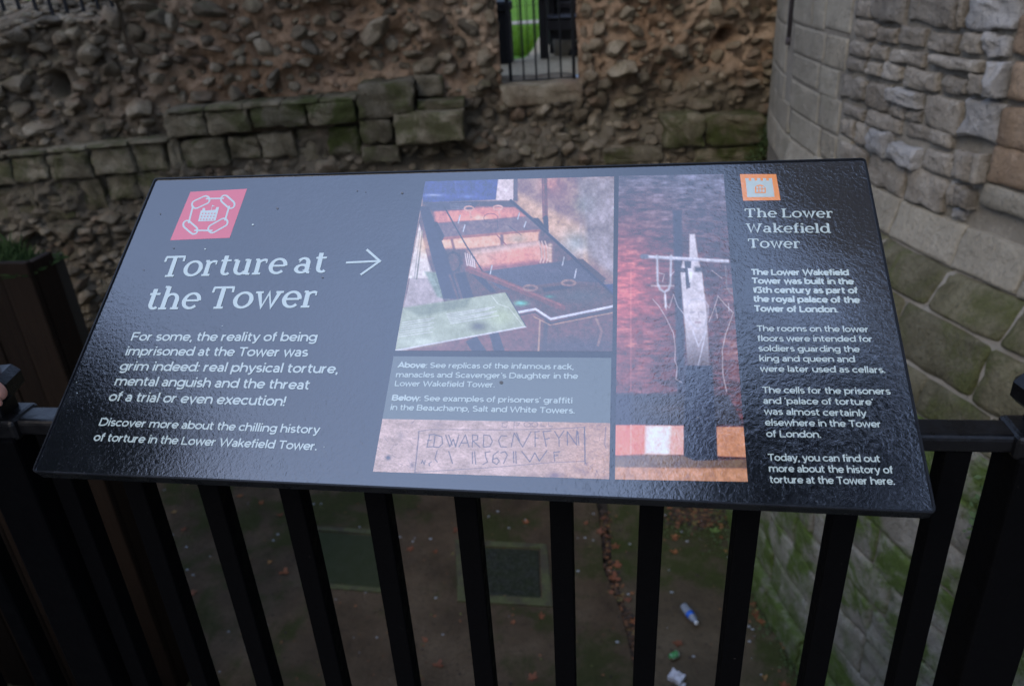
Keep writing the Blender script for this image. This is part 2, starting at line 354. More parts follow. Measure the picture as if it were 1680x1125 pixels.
# rubble: traced stones first, then random fill
TR = []
for cx, cy, w_, h_ in [(520,50,90,50),(690,30,110,50),(825,15,80,40),(800,70,55,40),(975,115,60,50),(725,85,55,30),(640,85,80,25),(905,70,30,45),(435,110,75,55),(480,165,70,35),(660,205,75,40),(715,220,40,30),(520,260,50,35),(540,215,45,20),(365,230,65,35),(345,290,50,30),(300,180,80,60),(285,235,70,30),(100,205,60,40),(130,155,80,40),(60,280,100,50),(440,265,35,20),(770,310,50,50),(860,160,60,40),(1020,155,70,25),(1240,90,115,60),(1150,110,60,30),(1040,70,40,30),(1110,10,80,22),(1290,40,60,30),(1350,95,60,40),(1360,180,80,30),(1280,150,40,50),(1300,15,35,20),(1435,75,40,25),(1420,40,80,25),(1540,90,60,40),(1510,140,50,35),(1455,180,80,40),(1400,230,90,50),(1480,235,50,30),(1590,190,60,60),(1605,235,50,30),(1560,300,60,30),(1480,10,50,25),(830,120,50,30),(590,105,30,20),(620,145,60,25),(1195,180,50,20),(1235,210,50,25),(1100,215,60,20),(230,440,40,25),(70,435,70,30),(130,410,90,25),(150,370,50,25),(60,390,60,30),(250,340,60,30),(1550,340,70,30),(700,160,70,20),(1190,130,40,25),(1385,300,50,30),(160,75,120,35),(60,120,70,50),(200,120,60,40),(360,60,60,70),(470,20,90,30),(560,60,40,60),(900,250,60,30),(690,265,50,25)]:
    TR.append((cx/2, cy/2, w_/2, h_/2))
for cx, cy, w_, h_ in [(1050,50,60,50),(950,110,50,50),(1010,190,90,55),(1090,115,90,30),(1105,175,70,40),(1060,80,50,20),(1040,265,115,50),(1120,240,40,30),(970,335,70,45),(1085,370,90,40),(1120,315,50,40),(1220,345,50,50),(1065,410,120,40),(1130,445,50,25),(1050,460,50,25),(1350,420,110,50),(1440,230,60,60),(1270,210,70,50),(1200,240,50,40),(1310,240,50,30),(1380,100,80,50),(1420,30,60,60),(1310,130,50,30),(1490,190,60,25),(1560,260,70,25),(1550,330,80,25),(1530,380,60,30),(1090,510,50,40),(1050,555,80,30),(930,490,60,60),(870,460,70,70),(860,410,60,50),(790,415,60,40),(715,450,60,50),(620,450,60,70),(930,400,80,60),(740,590,60,40),(630,540,50,30),(640,600,50,30),(560,570,50,30),(775,510,50,30),(740,550,40,30),(810,590,50,40),(500,460,60,40),(445,490,60,30),(340,290,70,45),(500,290,60,40),(495,235,50,60),(480,340,70,40),(440,420,80,40),(440,375,50,30),(380,180,70,40),(430,110,60,50),(330,230,60,40),(320,150,50,25),(900,40,50,60),(930,180,50,60),(905,270,40,50),(880,330,40,40),(1480,60,60,40),(1540,120,50,40),(1570,60,40,50),(1200,100,50,30),(1160,40,50,40),(500,60,50,60),(520,120,40,60),(515,340,40,50),(520,400,40,40),(900,230,40,40),(910,300,50,40),(905,370,50,40),(525,180,35,40),(455,30,60,40),(885,140,35,50),(890,190,35,40),(510,20,40,40)]:
    TR.append((600+cx/2.47, cy/2.47, w_/2.47, h_/2.47))
stones = []     # s, z, w, h, prot
for x, y, w_, h_ in TR:
    a = wpx(x-w_/2, y)[0]; b = wpx(x+w_/2, y)[0]; c = wpx(x, y+h_/2)[1]; d_ = wpx(x, y-h_/2)[1]
    stones.append(((a+b)/2, (c+d_)/2, (b-a)*1.05, (d_-c)*1.1, rnd.uniform(.25, .75)))
def blocked(s, z, r_):
    if GS0-r_*.35 < s < GS1+r_*.35 and z > GZ-.17-r_*.5: return True
    for a, b, c, d_ in WBB:
        if a-r_*.6 < s < b+r_*.6 and c-r_*.5 < z < d_+r_*.5: return True
    for (c, rx, rz, dp) in CAV:
        if dp > .3 and abs(s-c[0]) < rx+r_ and abs(z-c[1]) < rz+r_: return True
    return s > 2.35
cell = {}
topr = [(rnd.uniform(-6.6, wpx(196, 15)[0]), rnd.uniform(-.75, .02), rnd.uniform(.06, .15)) for _ in range(260)]
def near(s, z, w_, h_, k):
    for i in range(int(s*3)-2, int(s*3)+3):
        for j in range(int(z*3)-2, int(z*3)+3):
            for (a, b, c, d_) in cell.get((i, j), ()):
                if abs(a-s) < (w_+c)/2*k and abs(b-z) < (h_+d_)/2*k: return True
    return False
def addc(s, z, w_, h_): cell.setdefault((int(s*3), int(z*3)), []).append((s, z, w_, h_))
for q in stones: addc(*q[:4])
sL = wpx(270, 200)[0]
for big in range(3):
    for _ in range((1800, 5500, 9000)[big]):
        s = rnd.uniform(-6.8, 2.3); z = rnd.uniform(-2.9, 2.7)
        if z > float(wtop(s))-.05: continue
        w_ = (rnd.uniform(.15, .26), rnd.uniform(.1, .16), rnd.uniform(.05, .1))[big]; h_ = w_*rnd.uniform(.42, .8)
        lowl = z < .1 or s < -3.6
        k = (.8, .8, .78)[big] if lowl else (1.25, .95, .9)[big]
        
        if blocked(s, z, w_*.5) or near(s, z, w_, h_, k): continue
        addc(s, z, w_, h_); stones.append((s, z, w_, h_, rnd.uniform(.1, .6) if not lowl else rnd.uniform(.15, .5)))
def smat(q, i):
    s, z, w_, h_, pr = q; rr = random.Random(i*7+3); d = float(wdep(s, z))+ (pr-.42)*h_*.7+.004
    dep = min(.16, w_*rr.uniform(.5, .75))
    M_ = frame(wpt(s, z, d-dep*.15), WN) @ Matrix.Rotation(rr.gauss(0, .3), 4, 'Y') @ Matrix.Rotation(rr.gauss(.06, .2), 4, 'X') @ Matrix.Rotation(rr.gauss(0, .25), 4, 'Z')
    return M_ @ Matrix.Diagonal((w_/2*1.12, dep, h_/2*1.15, 1))
def vis(q): 
    s, z, w_ = q[:3]; p = wpt(s, z)-CAMP; dd = p.dot(cf); x = 840+1281*p.dot(cr)/dd; y = 562-1281*p.dot(cu)/dd
    v = -20 < x < 1290 and -15 < y < 720 and (y < 290 or x < 250-(y-290)*.4)
    return (w_*q[3]) if v else w_*q[3]*.01
order = sorted(range(len(stones)), key=lambda i: -vis(stones[i]))
for i in order[:300]:
    link('stone', ROCKS[i % 14], None, wall, smat(stones[i], i))
vs, fs, o_ = [], [], 0
lo = []
for me in ROCKS_LO:
    a = np.empty(len(me.vertices)*3); me.vertices.foreach_get('co', a); lo.append((a.reshape(-1, 3), np.array([tuple(p.vertices) for p in me.polygons])))
for i in order[300:]:
    a, f = lo[i % 8]; m = np.array(smat(stones[i], i)); vs.append(a @ m[:3, :3].T+m[:3, 3]); fs.append(f+o_); o_ += len(a)
for i, (s, dd2, w_) in enumerate(topr):
    a, f = lo[i % 8]; zt = float(wtop(s))+.22*min(1, max(0, -dd2/.8)); m = np.array(frame(wpt(s, zt-.01, dd2), WN) @ Matrix.Rotation(rnd.uniform(-.4, .4), 4, 'Y') @ Matrix.Diagonal((w_/2, w_*.45, w_*.2, 1)))
    vs.append(a @ m[:3, :3].T+m[:3, 3]); fs.append(f+o_); o_ += len(a)
me = mesh('rubble', np.concatenate(vs), np.concatenate(fs), True)
tag(link('small_rubble', me, M_stone, wall), kind='stuff')
print('stones', len(stones))

# ================================================================== the round tower
tower = thing('round_tower', (TC.x, TC.y, -3), 'round grey stone tower with sloping mossy plinth rising on the right of the pit', 'tower')
PROF = [(-3.1, 7.5), (-.6, 7.5), (-.42, 7.45), (-.14, 7.385), (.03, 7.29), (.05, 7.25), (.26, 7.2), (2.6, 7.2), (11.2, 7.15), (11.2, 6.6)]
def trad(z, th=.5):
    k = min(1, max(0, (math.degrees(th)-2.5)/4)); return 7.2+k*(float(np.interp(z, [p[0] for p in PROF[:8]], [p[1] for p in PROF[:8]]))-7.2)
def tpt(th, z, r): return Vector((TC.x-r*math.cos(th), TC.y-r*math.sin(th), z))
zz = [-3.1, -2.6, -2.2, -1.8, -1.4, -1, -.6, -.42, -.14, .03, .05, .26]+[.26+.06*k for k in range(1, 32)]
v, f = [], []
nth = 420
for j, z in enumerate(zz):
    for i in range(nth):
        th = R_(-60)+R_(150)*i/(nth-1)
        rr = (trad(z)-.018+.012*float(vn(th*60, z*8)) if th > R_(11) else trad(z)-.004) if z > .26 else trad(z, th)-.022
        v.append(tpt(th, z, rr))
for j in range(len(zz)-1):
    for i in range(nth-1): f.append((j*nth+i, j*nth+i+1, (j+1)*nth+i+1, (j+1)*nth+i))
link('wall_core', mesh('core', v, f, True, True), M_tmort, tower)
# upper masonry above the frame and the hidden sides of the drum
a = N('upper_masonry'); uv = a.n('ShaderNodeUVMap'); bt = a.n('ShaderNodeTexBrick')
bt.inputs['Scale'].default_value = 1; bt.inputs['Brick Width'].default_value = .42; bt.inputs['Row Height'].default_value = .21; bt.inputs['Mortar Size'].default_value = .012
bt.inputs['Color1'].default_value = (.1, .095, .085, 1); bt.inputs['Color2'].default_value = (.15, .14, .125, 1); bt.inputs['Mortar'].default_value = (.08, .07, .06, 1)
a.l(uv.outputs[0], bt.inputs['Vector'])
M_upper = a.fin(a.mix(a.rng(a.noise(pos(a), 2, 5), .4, .7, 0, .6), bt.outputs[0], (.07, .065, .05)), .9, a.bump(a.noise(pos(a), 12, 5), .02))
v, f, uvs = [], [], []; lev = [(2.08, 7.2), (14.2, 7.15), (14.2, 6.6)]; n_ = 256
for z, r_ in lev:
    for i in range(n_+1): v.append(tpt(2*math.pi*i/n_, z, r_))
for j in range(2):
    for i in range(n_): f.append((j*(n_+1)+i, j*(n_+1)+i+1, (j+1)*(n_+1)+i+1, (j+1)*(n_+1)+i))
me = mesh('upper', v, f, True); ul = me.uv_layers.new(name='UVMap')
for p in me.polygons:
    for li, vi in zip(p.loop_indices, p.vertices): ul.data[li].uv = ((vi % (n_+1))*2*math.pi/n_*7.2, v[vi].z)
link('upper_wall', me, M_upper, tower)
bm = bmesh.new()
for k in range(34):
    th = 2*math.pi*k/34; M_ = frame(tpt(th, 14.2, 6.9), Vector((-math.cos(th), -math.sin(th), 0)))
    box_bm(bm, -.42, .42, -.24, .24, 0, .8, .03, 1, M_)
link('battlement', bm_mesh('b', bm), M_upper, tower)
def tblock(name, th0, th1, z0, z1, m, rough=.012, rd=.02, pr=0., seed=0, dep=.16, wob=.03, gap=.008, lean=None):
    thm, zm = (th0+th1)/2, (z0+z1)/2; rb, rt = trad(z0+.002, (th0+th1)/2), trad(z1-.002, (th0+th1)/2)
    w_ = (th1-th0)*rb-gap; h_ = z1-z0-gap
    o = Vector((-math.cos(thm), -math.sin(thm), 0))
    me = block_mesh(name, w_, h_, dep, rough, rd, seed, m, wob, curve=w_*w_/8/7.3, lean=rb-rt)
    return link(name, me, None, tower, frame(tpt(thm, zm, rb+pr), o))
sd_ = 0
# plinth courses and lower wall, coursed ashlar
def course(z0, z1, m, th0, th1, wl, rough=.012, rd=.014, pr=0, skip=None, name='ashlar_block'):
    global sd_
    t = th0-rnd.random()*.03
    while t < th1:
        w_ = rnd.uniform(*wl)/7.4; sd_ += 1
        if not skip or not skip(t+w_/2): tblock(name, t, min(t+w_, th1+.02), z0, z1, m, rough, rd, pr+rnd.uniform(-.004, .004), sd_)
        t += w_
course(.055, .262, M_tash, R_(12.8), R_(23.4), (.4, .6), .006, .01, .004)
course(.055, .262, M_tbrown, R_(23.5), R_(46), (.42, .5), .01, .012, .006)
course(-.135, .048, M_tplinth, R_(6), R_(46), (.36, .55), .018, .03, .012)
course(-.415, -.150, M_tplinth, R_(4), R_(46), (.35, .6), .016, .026, .0)
course(-.6, -.425, M_tplinth, R_(3), R_(46), (.35, .6), .012, .02, 0)
zl = -.605
while zl > -2.7:
    h_ = rnd.uniform(.25, .3); course(max(zl-h_, -2.82), zl, M_tlow, R_(-2), R_(46), (.4, .75), .02, .018, 0); zl -= h_
course(-3.04, zl if zl > -2.9 else -2.82, M_tlow, R_(-2), R_(46), (.5, .8), .02, .02, .05)
# ashlar pier at the far side: joints traced
PR = 7.2
for x0, x1, ya, yb in ((1264, 1293, -60, 32), (1304, 1335, -50, 42), (1337, 1356, -50, 50), (1358, 1400, -50, 52), (1264, 1292, 34, 110), (1302, 1353, 48, 96), (1355, 1389, 60, 113),
                       (1264, 1288, 112, 155), (1300, 1343, 96, 138), (1345, 1374, 112, 160), (1295, 1343, 142, 192), (1345, 1377, 160, 216), (1268, 1294, 158, 208), (1296, 1345, 195, 243), (1347, 1371, 218, 262), (1373, 1395, 224, 268)):
    xm, ym = (x0+x1)/2, (ya+yb)/2
    t0 = on_tower(max(x0, 1267.5), ym, PR)[0]; t1 = on_tower(x1, ym, PR)[0]; zt = on_tower(xm, ya, PR)[1]; zb = on_tower(xm, yb, PR)[1]
    if x0 <= 1270: t0 = R_(-16)
    sd_ += 1; tblock('ashlar_block', t0, t1+.0009, zb, zt, M_tash, .004, .006, .003, sd_, gap=.001, wob=.006)
course(.0, .25, M_tash, R_(-20), R_(11), (.5, .7), .008, .012, .004)
# ragstone face: traced stones (zoom of the photo, 2.5x, origin 1180,0)
RS = [(630,-60,770,95,0),(785,-60,990,105,0),(650,110,735,180,0),(740,110,850,195,0),(860,130,985,220,0),(560,80,648,160,3),(560,0,626,76,3),(530,165,618,235,3),(622,182,690,248,3),(700,203,850,275,0),(868,228,1090,290,0),
      (530,240,600,300,0),(605,250,665,315,0),(670,260,745,335,0),(755,280,905,372,0),(920,310,1030,390,0),(505,310,600,415,0),(602,345,700,455,3),(715,368,835,440,1),(845,395,990,540,3),(705,422,765,487,3),(770,450,828,505,0),
      (508,432,600,488,0),(604,466,752,538,0),(765,520,960,588,0),(505,485,558,560,0),(562,503,620,600,0),(625,530,715,630,1),(718,583,830,680,1),(835,612,960,722,0),(495,590,610,690,3),(614,636,765,790,3),(768,705,932,866,0),
      (1030,-40,1245,128,1),(1090,138,1205,232,1),(1120,248,1188,405,1),(1000,412,1160,578,1),(975,612,1060,740,0),(962,850,1012,900,1),(1000,135,1085,222,3),(1035,300,1115,390,3),(985,760,1050,850,3),(1000,-60,1026,120,3),(1070,620,1108,760,3),(935,740,975,850,3)]
BR = [(1195,252,1300,420),(1215,60,1330,235),(1146,440,1330,625),(1112,612,1330,775),(1070,775,1330,885)]
for k, (x0, y0, x1, y1, c) in enumerate(RS):
    x0, x1 = 1180+x0/2.5, 1180+x1/2.5; y0, y1 = y0/2.5, y1/2.5; xm, ym = (x0+x1)/2, (y0+y1)/2
    pr = .015 if c != 1 else .05
    r_ = 7.2; t0 = on_tower(x0, ym, r_)[0]; t1 = on_tower(x1, ym, r_)[0]; zt = on_tower(xm, y0, r_)[1]; zb = on_tower(xm, y1, r_)[1]
    m = {0: M_trub, 1: M_tpale, 3: M_trub}[c]
    if xm > 1570: pr = rnd.uniform(.02, .07)
    sd_ += 1; tblock('stone', t0, t1, max(zb, .27), zt, m, .02 if c != 1 else .03, .015, pr, sd_, gap=.012, wob=.08)
for k, (x0, y0, x1, y1) in enumerate(BR):
    x0, x1 = 1180+x0/2.5, 1180+x1/2.5; y0, y1 = y0/2.5, y1/2.5; xm, ym = (x0+x1)/2, (y0+y1)/2
    t0 = on_tower(x0, ym, 7.2)[0]; t1 = on_tower(x1, ym, 7.2)[0]; sl_ = on_tower(1670, y0+.45*(1670-xm), 7.2)
    zt = on_tower(xm, y0, 7.2)[1]; zb = on_tower(xm, y1, 7.2)[1]
    sd_ += 1; tblock('brown_block', t0, t1, zb, zt, M_tbrown if k < 4 else M_tash, .012, .02, .02, sd_, gap=.008, wob=.03)
# further rows up to the top of the near face and towards the viewer
zc = 1.35
while zc < 2.1:
    h_ = rnd.uniform(.13, .19); course(zc, zc+h_, M_trub, R_(10.5), R_(45), (.14, .3), .02, .03, .012, name='stone'); zc += h_
zc = .27
while zc < 1.33:
    h_ = rnd.uniform(.16, .22); course(zc, min(zc+h_, 1.35), M_tbrown, R_(25.0), R_(46), (.25, .4), .02, .03, .012, name='stone'); zc += h_
# iron drainpipe in the angle of tower and wall
th, _ = on_tower(1298, 40, 7.2); dp = thing('drainpipe', tpt(th, .9, 7.28), 'dark iron drainpipe against the pale ashlar edge of the round tower', 'drainpipe')
pz = on_tower(1297, 75, 7.2)[1]
tube('pipe', [tpt(th, 2.2, 7.205), tpt(th, pz, 7.205)], .02, M_pipe, dp)
tube('collar', [tpt(th, pz+.05, 7.205), tpt(th, pz, 7.205)], .024, M_pipe, dp)

# ================================================================== pit floor
a = N('pit_concrete'); p = pos(a)
col = a.ramp(a.noise(p, 1.6, 6, .65), [(.3, (.06, .041, .024)), (.5, (.11, .076, .046)), (.7, (.155, .112, .07))])
col = a.mix(a.rng(a.noise(p, 26, 6, .75), .5, .7, 0, .6), col, (.03, .025, .02))
col = a.mix(a.rng(a.noise(p, 60, 3, .7), .6, .72, 0, .5), col, (.16, .13, .1))
col = a.mix(a.rng(a.noise(p, .9, 6, .7), .42, .6, 0, .35), col, (.035, .028, .02))
col = a.mix(a.math('MULTIPLY', a.rng(a.noise(p, 1.15, 6, .68, .3), .5, .62), .75), col, a.mix(a.noise(p, 40, 4), (.02, .03, .006), (.05, .065, .015)))
M_pit = a.fin(col, a.rng(a.noise(p, 2, 4), .4, .6, .5, .95), a.bump(a.noise(p, 24, 8, .8), .03), .15)
a = N('pit_mossy_concrete'); p = pos(a); x = a.n('ShaderNodeSeparateXYZ'); a.l(p, x.inputs[0])
col = a.ramp(a.noise(p, 2, 6, .65), [(.3, (.055, .042, .026)), (.55, (.093, .07, .043)), (.75, (.13, .1, .063))])
col = a.mix(a.rng(a.noise(p, 26, 6, .75), .5, .7, 0, .6), col, (.035, .028, .02))
f = a.rng(a.math('ADD', x.outputs[1], a.math('MULTIPLY', a.noise(p, 2.2, 5, .65), 1.6)), 5.45, 5.75)
f2 = a.rng(a.math('ADD', x.outputs[0], a.math('MULTIPLY', a.noise(p, 3, 4), .5)), 1.12, 1.3)
f = a.math('MAXIMUM', f, f2)
f = a.math('MULTIPLY', f, a.rng(a.noise(p, 5, 6, .7), .36, .56, .25, 1))
col = a.mix(a.math('MULTIPLY', f, .85), col, a.mix(a.noise(p, 45, 5), (.02, .028, .006), (.05, .065, .015)))
M_pit2 = a.fin(col, .9, a.bump(a.noise(p, 30, 6, .7), .012), .15)
def slab_sheet(name, poly, z, m, thick=.12):
    bm = bmesh.new(); vs_ = [bm.verts.new((q[0], q[1], z)) for q in poly]; bm.faces.new(vs_)
    r = bmesh.ops.extrude_face_region(bm, geom=bm.faces[:]); 
    for g in r['geom']:
        if isinstance(g, bmesh.types.BMVert): g.co.z -= thick
    bmesh.ops.recalc_face_normals(bm, faces=bm.faces)
    return bm_mesh(name, bm)
EL = [(980, 835), (985, 870), (990, 933), (1003, 965), (1017, 1000), (1028, 1040), (1037, 1083), (1044, 1125), (1052, 1200)]
ER = [(998, 835), (1001, 870), (1004, 927), (1014, 960), (1025, 993), (1036, 1030), (1044, 1060), (1053, 1110), (1062, 1200)]
el = [on_z(x, y, -3) for x, y in EL]; er = [on_z(x, y, -3.03) for x, y in ER]
d0 = el[0]-el[1]; far = el[0]+d0.normalized()*2.6
dd_ = el[-1]-el[-2]; nearp = el[-1]+dd_.normalized()*4
tag(link('pit_floor', slab_sheet('pf', [far]+el+[nearp, (-12, nearp.y, 0), (-12, far.y, 0)], -3.0, M_pit), M_pit), kind='structure')
far2 = er[0]+d0.normalized()*2.9; near2 = er[-1]+dd_.normalized()*3.8
tag(link('pit_floor_right', slab_sheet('pf2', [(3.4, far2.y, 0), (3.4, near2.y, 0), near2]+er[::-1]+[far2], -3.03, M_pit2), M_pit2), kind='structure')
a = N('gutter_soil'); M_soil = a.fin(a.mix(a.noise(pos(a), 30, 5), (.012, .009, .006), (.05, .035, .02)), .95, a.bump(a.noise(pos(a), 40, 5), .02))
tag(link('gutter', mesh('gut', [(-3, 0, -3.075), (4, 0, -3.075), (4, 9.5, -3.075), (-3, 9.5, -3.075)], [(0, 1, 2, 3)]), M_soil), kind='structure')
# viewer's terrace with its retaining wall, and the higher ground behind the ruined wall
a = N('terrace_paving'); M_terr = a.fin(a.ramp(a.noise(pos(a), 3, 5), [(.3, (.1, .095, .085)), (.7, (.18, .17, .15))]), .9, a.bump(a.noise(pos(a), 30, 5), .01))
link('terrace', slab_sheet('t', [(-14, -30), (14, -30), (14, .9), (-14, .9)], 0, M_terr, 3.2), M_terr)['kind'] = 'structure'
a = N('lawn'); p = pos(a)
M_lawn = a.fin(a.mix(a.noise(p, 1.3, 5), a.mix(a.noise(p, 40, 3), (.05, .14, .003), (.08, .2, .005)), (.11, .22, .008)), .9, a.bump(a.noise(p, 60, 3), .02), .2)
a = N('courtyard_paving'); p = pos(a)
M_pave = a.fin(a.mix(a.rng(a.noise(p, 30, 5), .4, .7), a.ramp(a.noise(p, 3, 5), [(.3, (.28, .215, .125)), (.7, (.42, .33, .2))]), (.22, .175, .105)), .9, a.bump(a.noise(p, 30, 5), .01))
a = N('pale_path'); M_path = a.fin(a.mix(a.noise(pos(a), 8, 4), (.24, .21, .16), (.32, .28, .21)), .9)
# ================================================================== courtyard beyond the wall
GZ0 = GZ-.03
bx = [on_z(*p, GZ0) for p in ((835, 99), (862, 95), (874, 82), (884, 62), (890, 40), (893, 10))]
LX = [Vector((bx[0].x-3, bx[0].y-.3, 0))]+bx+[bx[-1]+(bx[-1]-bx[-2])*30]
tag(link('courtyard_lawn', mesh('lawn', [(-500, 8.25, GZ0-.012), (500, 8.25, GZ0-.012), (500, 900, GZ0-.012), (-500, 900, GZ0-.012)], [(0, 1, 2, 3)]), M_lawn), kind='structure')
LY = [(-7, 8.2), (-7, LX[0].y-.02)]+[(p.x, p.y) for p in LX]
pvv = [(x, y, GZ0) for x, y in LY]+[(14+y*.2, y, GZ0) for x, y in LY]
pv = mesh('pv', pvv, [(k, k+len(LY), k+1+len(LY), k+1) for k in range(len(LY)-1)])
tag(link('courtyard_pavement', pv, M_pave), kind='structure')
q0, q1 = on_z(838, 41, GZ0), on_z(838, 35.5, GZ0)
tag(link('pale_path', mesh('pp', [(-60, q0.y-1, GZ0-.004), (q0.x+1.15, q0.y+.1, GZ0-.004), (q0.x+1.3, q1.y+.1, GZ0-.004), (-60, q1.y-1, GZ0-.004)], [(0, 1, 2, 3)]), M_path), kind='structure')
# grass blades near the gate
v, f = [], []
for _ in range(15000):
    y = 10.1+rnd.random()**1.3*(q0.y-10.4); x = -1.75+rnd.random()*1.7-(y-10)*.06
    xe = np.interp(y, [p.y for p in LX], [p.x for p in LX])
    if x > xe-.02 or (q0.y-.05 < y < q1.y+.15): continue
    h = rnd.uniform(.01, .03)*(1.15-(y-10)/(q0.y-10)); a_ = rnd.uniform(0, 6.28); w_ = .004; k = len(v)
    v += [(x-w_*math.cos(a_), y-w_*math.sin(a_), GZ0-.012), (x+w_*math.cos(a_), y+w_*math.sin(a_), GZ0-.012), (x+rnd.gauss(0, .012), y+rnd.gauss(0, .012), GZ0+h)]
    f.append((k, k+1, k+2))
tag(link('grass', mesh('grass', v, f), M_lawn), 'short bright green grass of the courtyard lawn seen through the gate', 'grass', kind='stuff')
# iron gate in the gap
gd = -.22
gt = thing('iron_gate', wpt((GS0+GS1)/2, GZ, gd), 'black iron bar gate filling the gap in the ruined wall', 'gate')
def wb_px(x, y, d): s, z = wpx(x, y, d); return s, z
gb = [(838.3, 134.4, .015), (859.8, 132.6, .0085), (880.3, 131.6, .0085), (900.7, 130.5, .0085), (920.7, 128.5, .0085), (941.8, 127, .015)]
GX = []
for i, (x, y, r_) in enumerate(gb):
    s, z = wpx(x, y, gd); GX.append((s, z)); zt = GZ+1.75
    bm = bmesh.new(); box_bm(bm, -r_, r_, -r_, r_, z-(.02 if r_ > .01 else 0)-wpt(0, 0).z, zt, .002, 1)
    link('gate_bar' if r_ < .01 else 'gate_stile', bm_mesh('gb', bm), M_iron2, gt, frame(wpt(s, 0, gd), WN))
def wbar(name, s0, s1, z, hz, hd, d, m, par):
    bm = bmesh.new(); box_bm(bm, -(s1-s0)/2, (s1-s0)/2, -hd, hd, -hz, hz, .002, 1)
    return link(name, bm_mesh(name, bm), m, par, frame(wpt((s0+s1)/2, z, d), WN))
wbar('gate_rail', GX[0][0], GX[-1][0], GX[2][1]+.004, .005, .012, gd, M_iron2, gt); wbar('gate_rail', GX[0][0], GX[-1][0], GZ+1.55, .015, .012, gd, M_iron2, gt)
# fence on the lower part of the wall top, upper left
fn = thing('wall_top_fence', wpt(-4.6, 1.4, -.5), 'thin black iron bars of a fence on the low left end of the ruined wall', 'fence')
for x, y in ((6, 14), (31, 12), (59, 14), (87, 25), (112, 24), (137, 15), (161, 12), (184, 8)):
    s, z = wpx(x, y, -.12); bm = bmesh.new(); box_bm(bm, -.013, .013, -.013, .013, z-.02, 2.35, .002, 1)
    link('fence_bar', bm_mesh('fb', bm), M_iron2, fn, frame(wpt(s, 0, -.12), WN))
wbar('fence_rail', wpx(-120, 10, -.12)[0], wpx(186, 4, -.12)[0], 2.3, .015, .01, -.12, M_iron2, fn)
# hooped lawn edging
hp = thing('hoop_railing', bx[0], 'low thin hooped iron edging along the lawn behind the gate', 'railing')
for i in range(9):
    p = bx[0].lerp(bx[1], (i-2.6)/2.0); dv = (bx[1]-bx[0]).normalized()*.11
    pts = [p-dv+Vector((0, 0, -.02)), p-dv+Vector((0, 0, .6))]+[p-dv*math.cos(t)+Vector((0, 0, .6+.13*math.sin(t))) for t in (.5, 1.05, 1.57, 2.1, 2.64)]+[p+dv+Vector((0, 0, .6)), p+dv+Vector((0, 0, -.02))]
    tube('hoop', pts, .0035, M_iron2, hp, 6)
a0, a1 = bx[0].lerp(bx[1], -1.6), bx[0].lerp(bx[1], 3.1)
tube('wire', [a0+Vector((0, 0, .57)), a1+Vector((0, 0, .57))], .0025, M_iron2, hp, 6)
# dark cabinet with pale panel at the left of the gate
a = N('pale_blue_panel'); M_pale = a.fin((.42, .52, .62), .5)
cb = on_z(822, 106, GZ0); cz = lambda y: (106-y)/1281*(cb-CAMP).dot(cf)/math.cos(R_(10))
ct = thing('black_bin', cb, 'tall black bin with a pale blue notice on top, left of the gate', 'bin')
box('body', cb.x-.16, cb.x+.115, cb.y, cb.y+.3, GZ0, GZ0+cz(29), M_iron2, ct, .01); box('lid', cb.x-.17, cb.x+.13, cb.y-.02, cb.y+.32, GZ0+cz(28), GZ0+cz(14), M_iron2, ct, .015)
box('notice', cb.x-.07, cb.x+.065, cb.y+.1, cb.y+.13, GZ0+cz(13.8), GZ0+cz(-14), M_pale, ct, .002); box('notice_post', cb.x+.075, cb.x+.12, cb.y+.1, cb.y+.14, GZ0+cz(13.8), GZ0+cz(-16), M_iron2, ct, .002)
# bench at the right of the gate
bb = on_z(889, 97, GZ0); a = N('weathered_black_wood'); M_bench = a.fin((.014, .013, .016), .38, a.bump(a.noise(pos(a), 60, 4), .003))
bn = thing('park_bench', bb, 'black slatted bench seen through the gate beside the lawn', 'bench')
B = Matrix.Translation(bb) @ Matrix.Rotation(R_(-8), 4, 'Z')
def bbx(name, *c, bev=.006): return box(name, *c, M_bench, bn, bev, 1, B)
for x_ in (0, 1.35):
    bbx('leg', x_-.02, x_+.06, -.0, .08, 0, .66); bbx('leg', x_-.02, x_+.06, .5, .58, 0, .9); bbx('armrest', x_-.03, x_+.08, -.06, .56, .66, .71); bbx('side_rail', x_, x_+.04, .08, .5, .34, .4)
for k in range(6): bbx('seat_slat', .0, 1.43, .01+k*.085, .08+k*.085, .42, .445)
for k in range(5): bbx('back_slat', .0, 1.43, .53, .56, .5+k*.085, .57+k*.085)
bbx('back_panel', -.13, 1.43, .57, .6, .1, 1.25); bbx('apron', .03, 1.38, .3, .33, .12, .42); bbx('front_rail', .06, 1.35, .02, .06, .3, .41); bbx('stretcher', .06, 1.35, .25, .3, .1, .15)
sb = on_z(935, 93, GZ0); st = tag(link('stone_kerb', block_mesh('kerb', .5, .17, .3, .02, .03, 5, M_tash), None, None, frame(sb+Vector((.05, .1, .085)), Vector((0, -1, 0)))), 'low grey stone block on the paving under the black bench', 'stone block')
db = on_z(950, 90, GZ0)
bm = bmesh.new(); tube_bm(bm, [db+Vector((.0, 0, .0)), db+Vector((0, 0, .05)), db+Vector((0, 0, .1))], [.13, .12, .06], 16)
tag(link('bollard_base', bm_mesh('bb', bm), M_iron2), 'low dark round iron base on the paving at right of the gate', 'bollard')

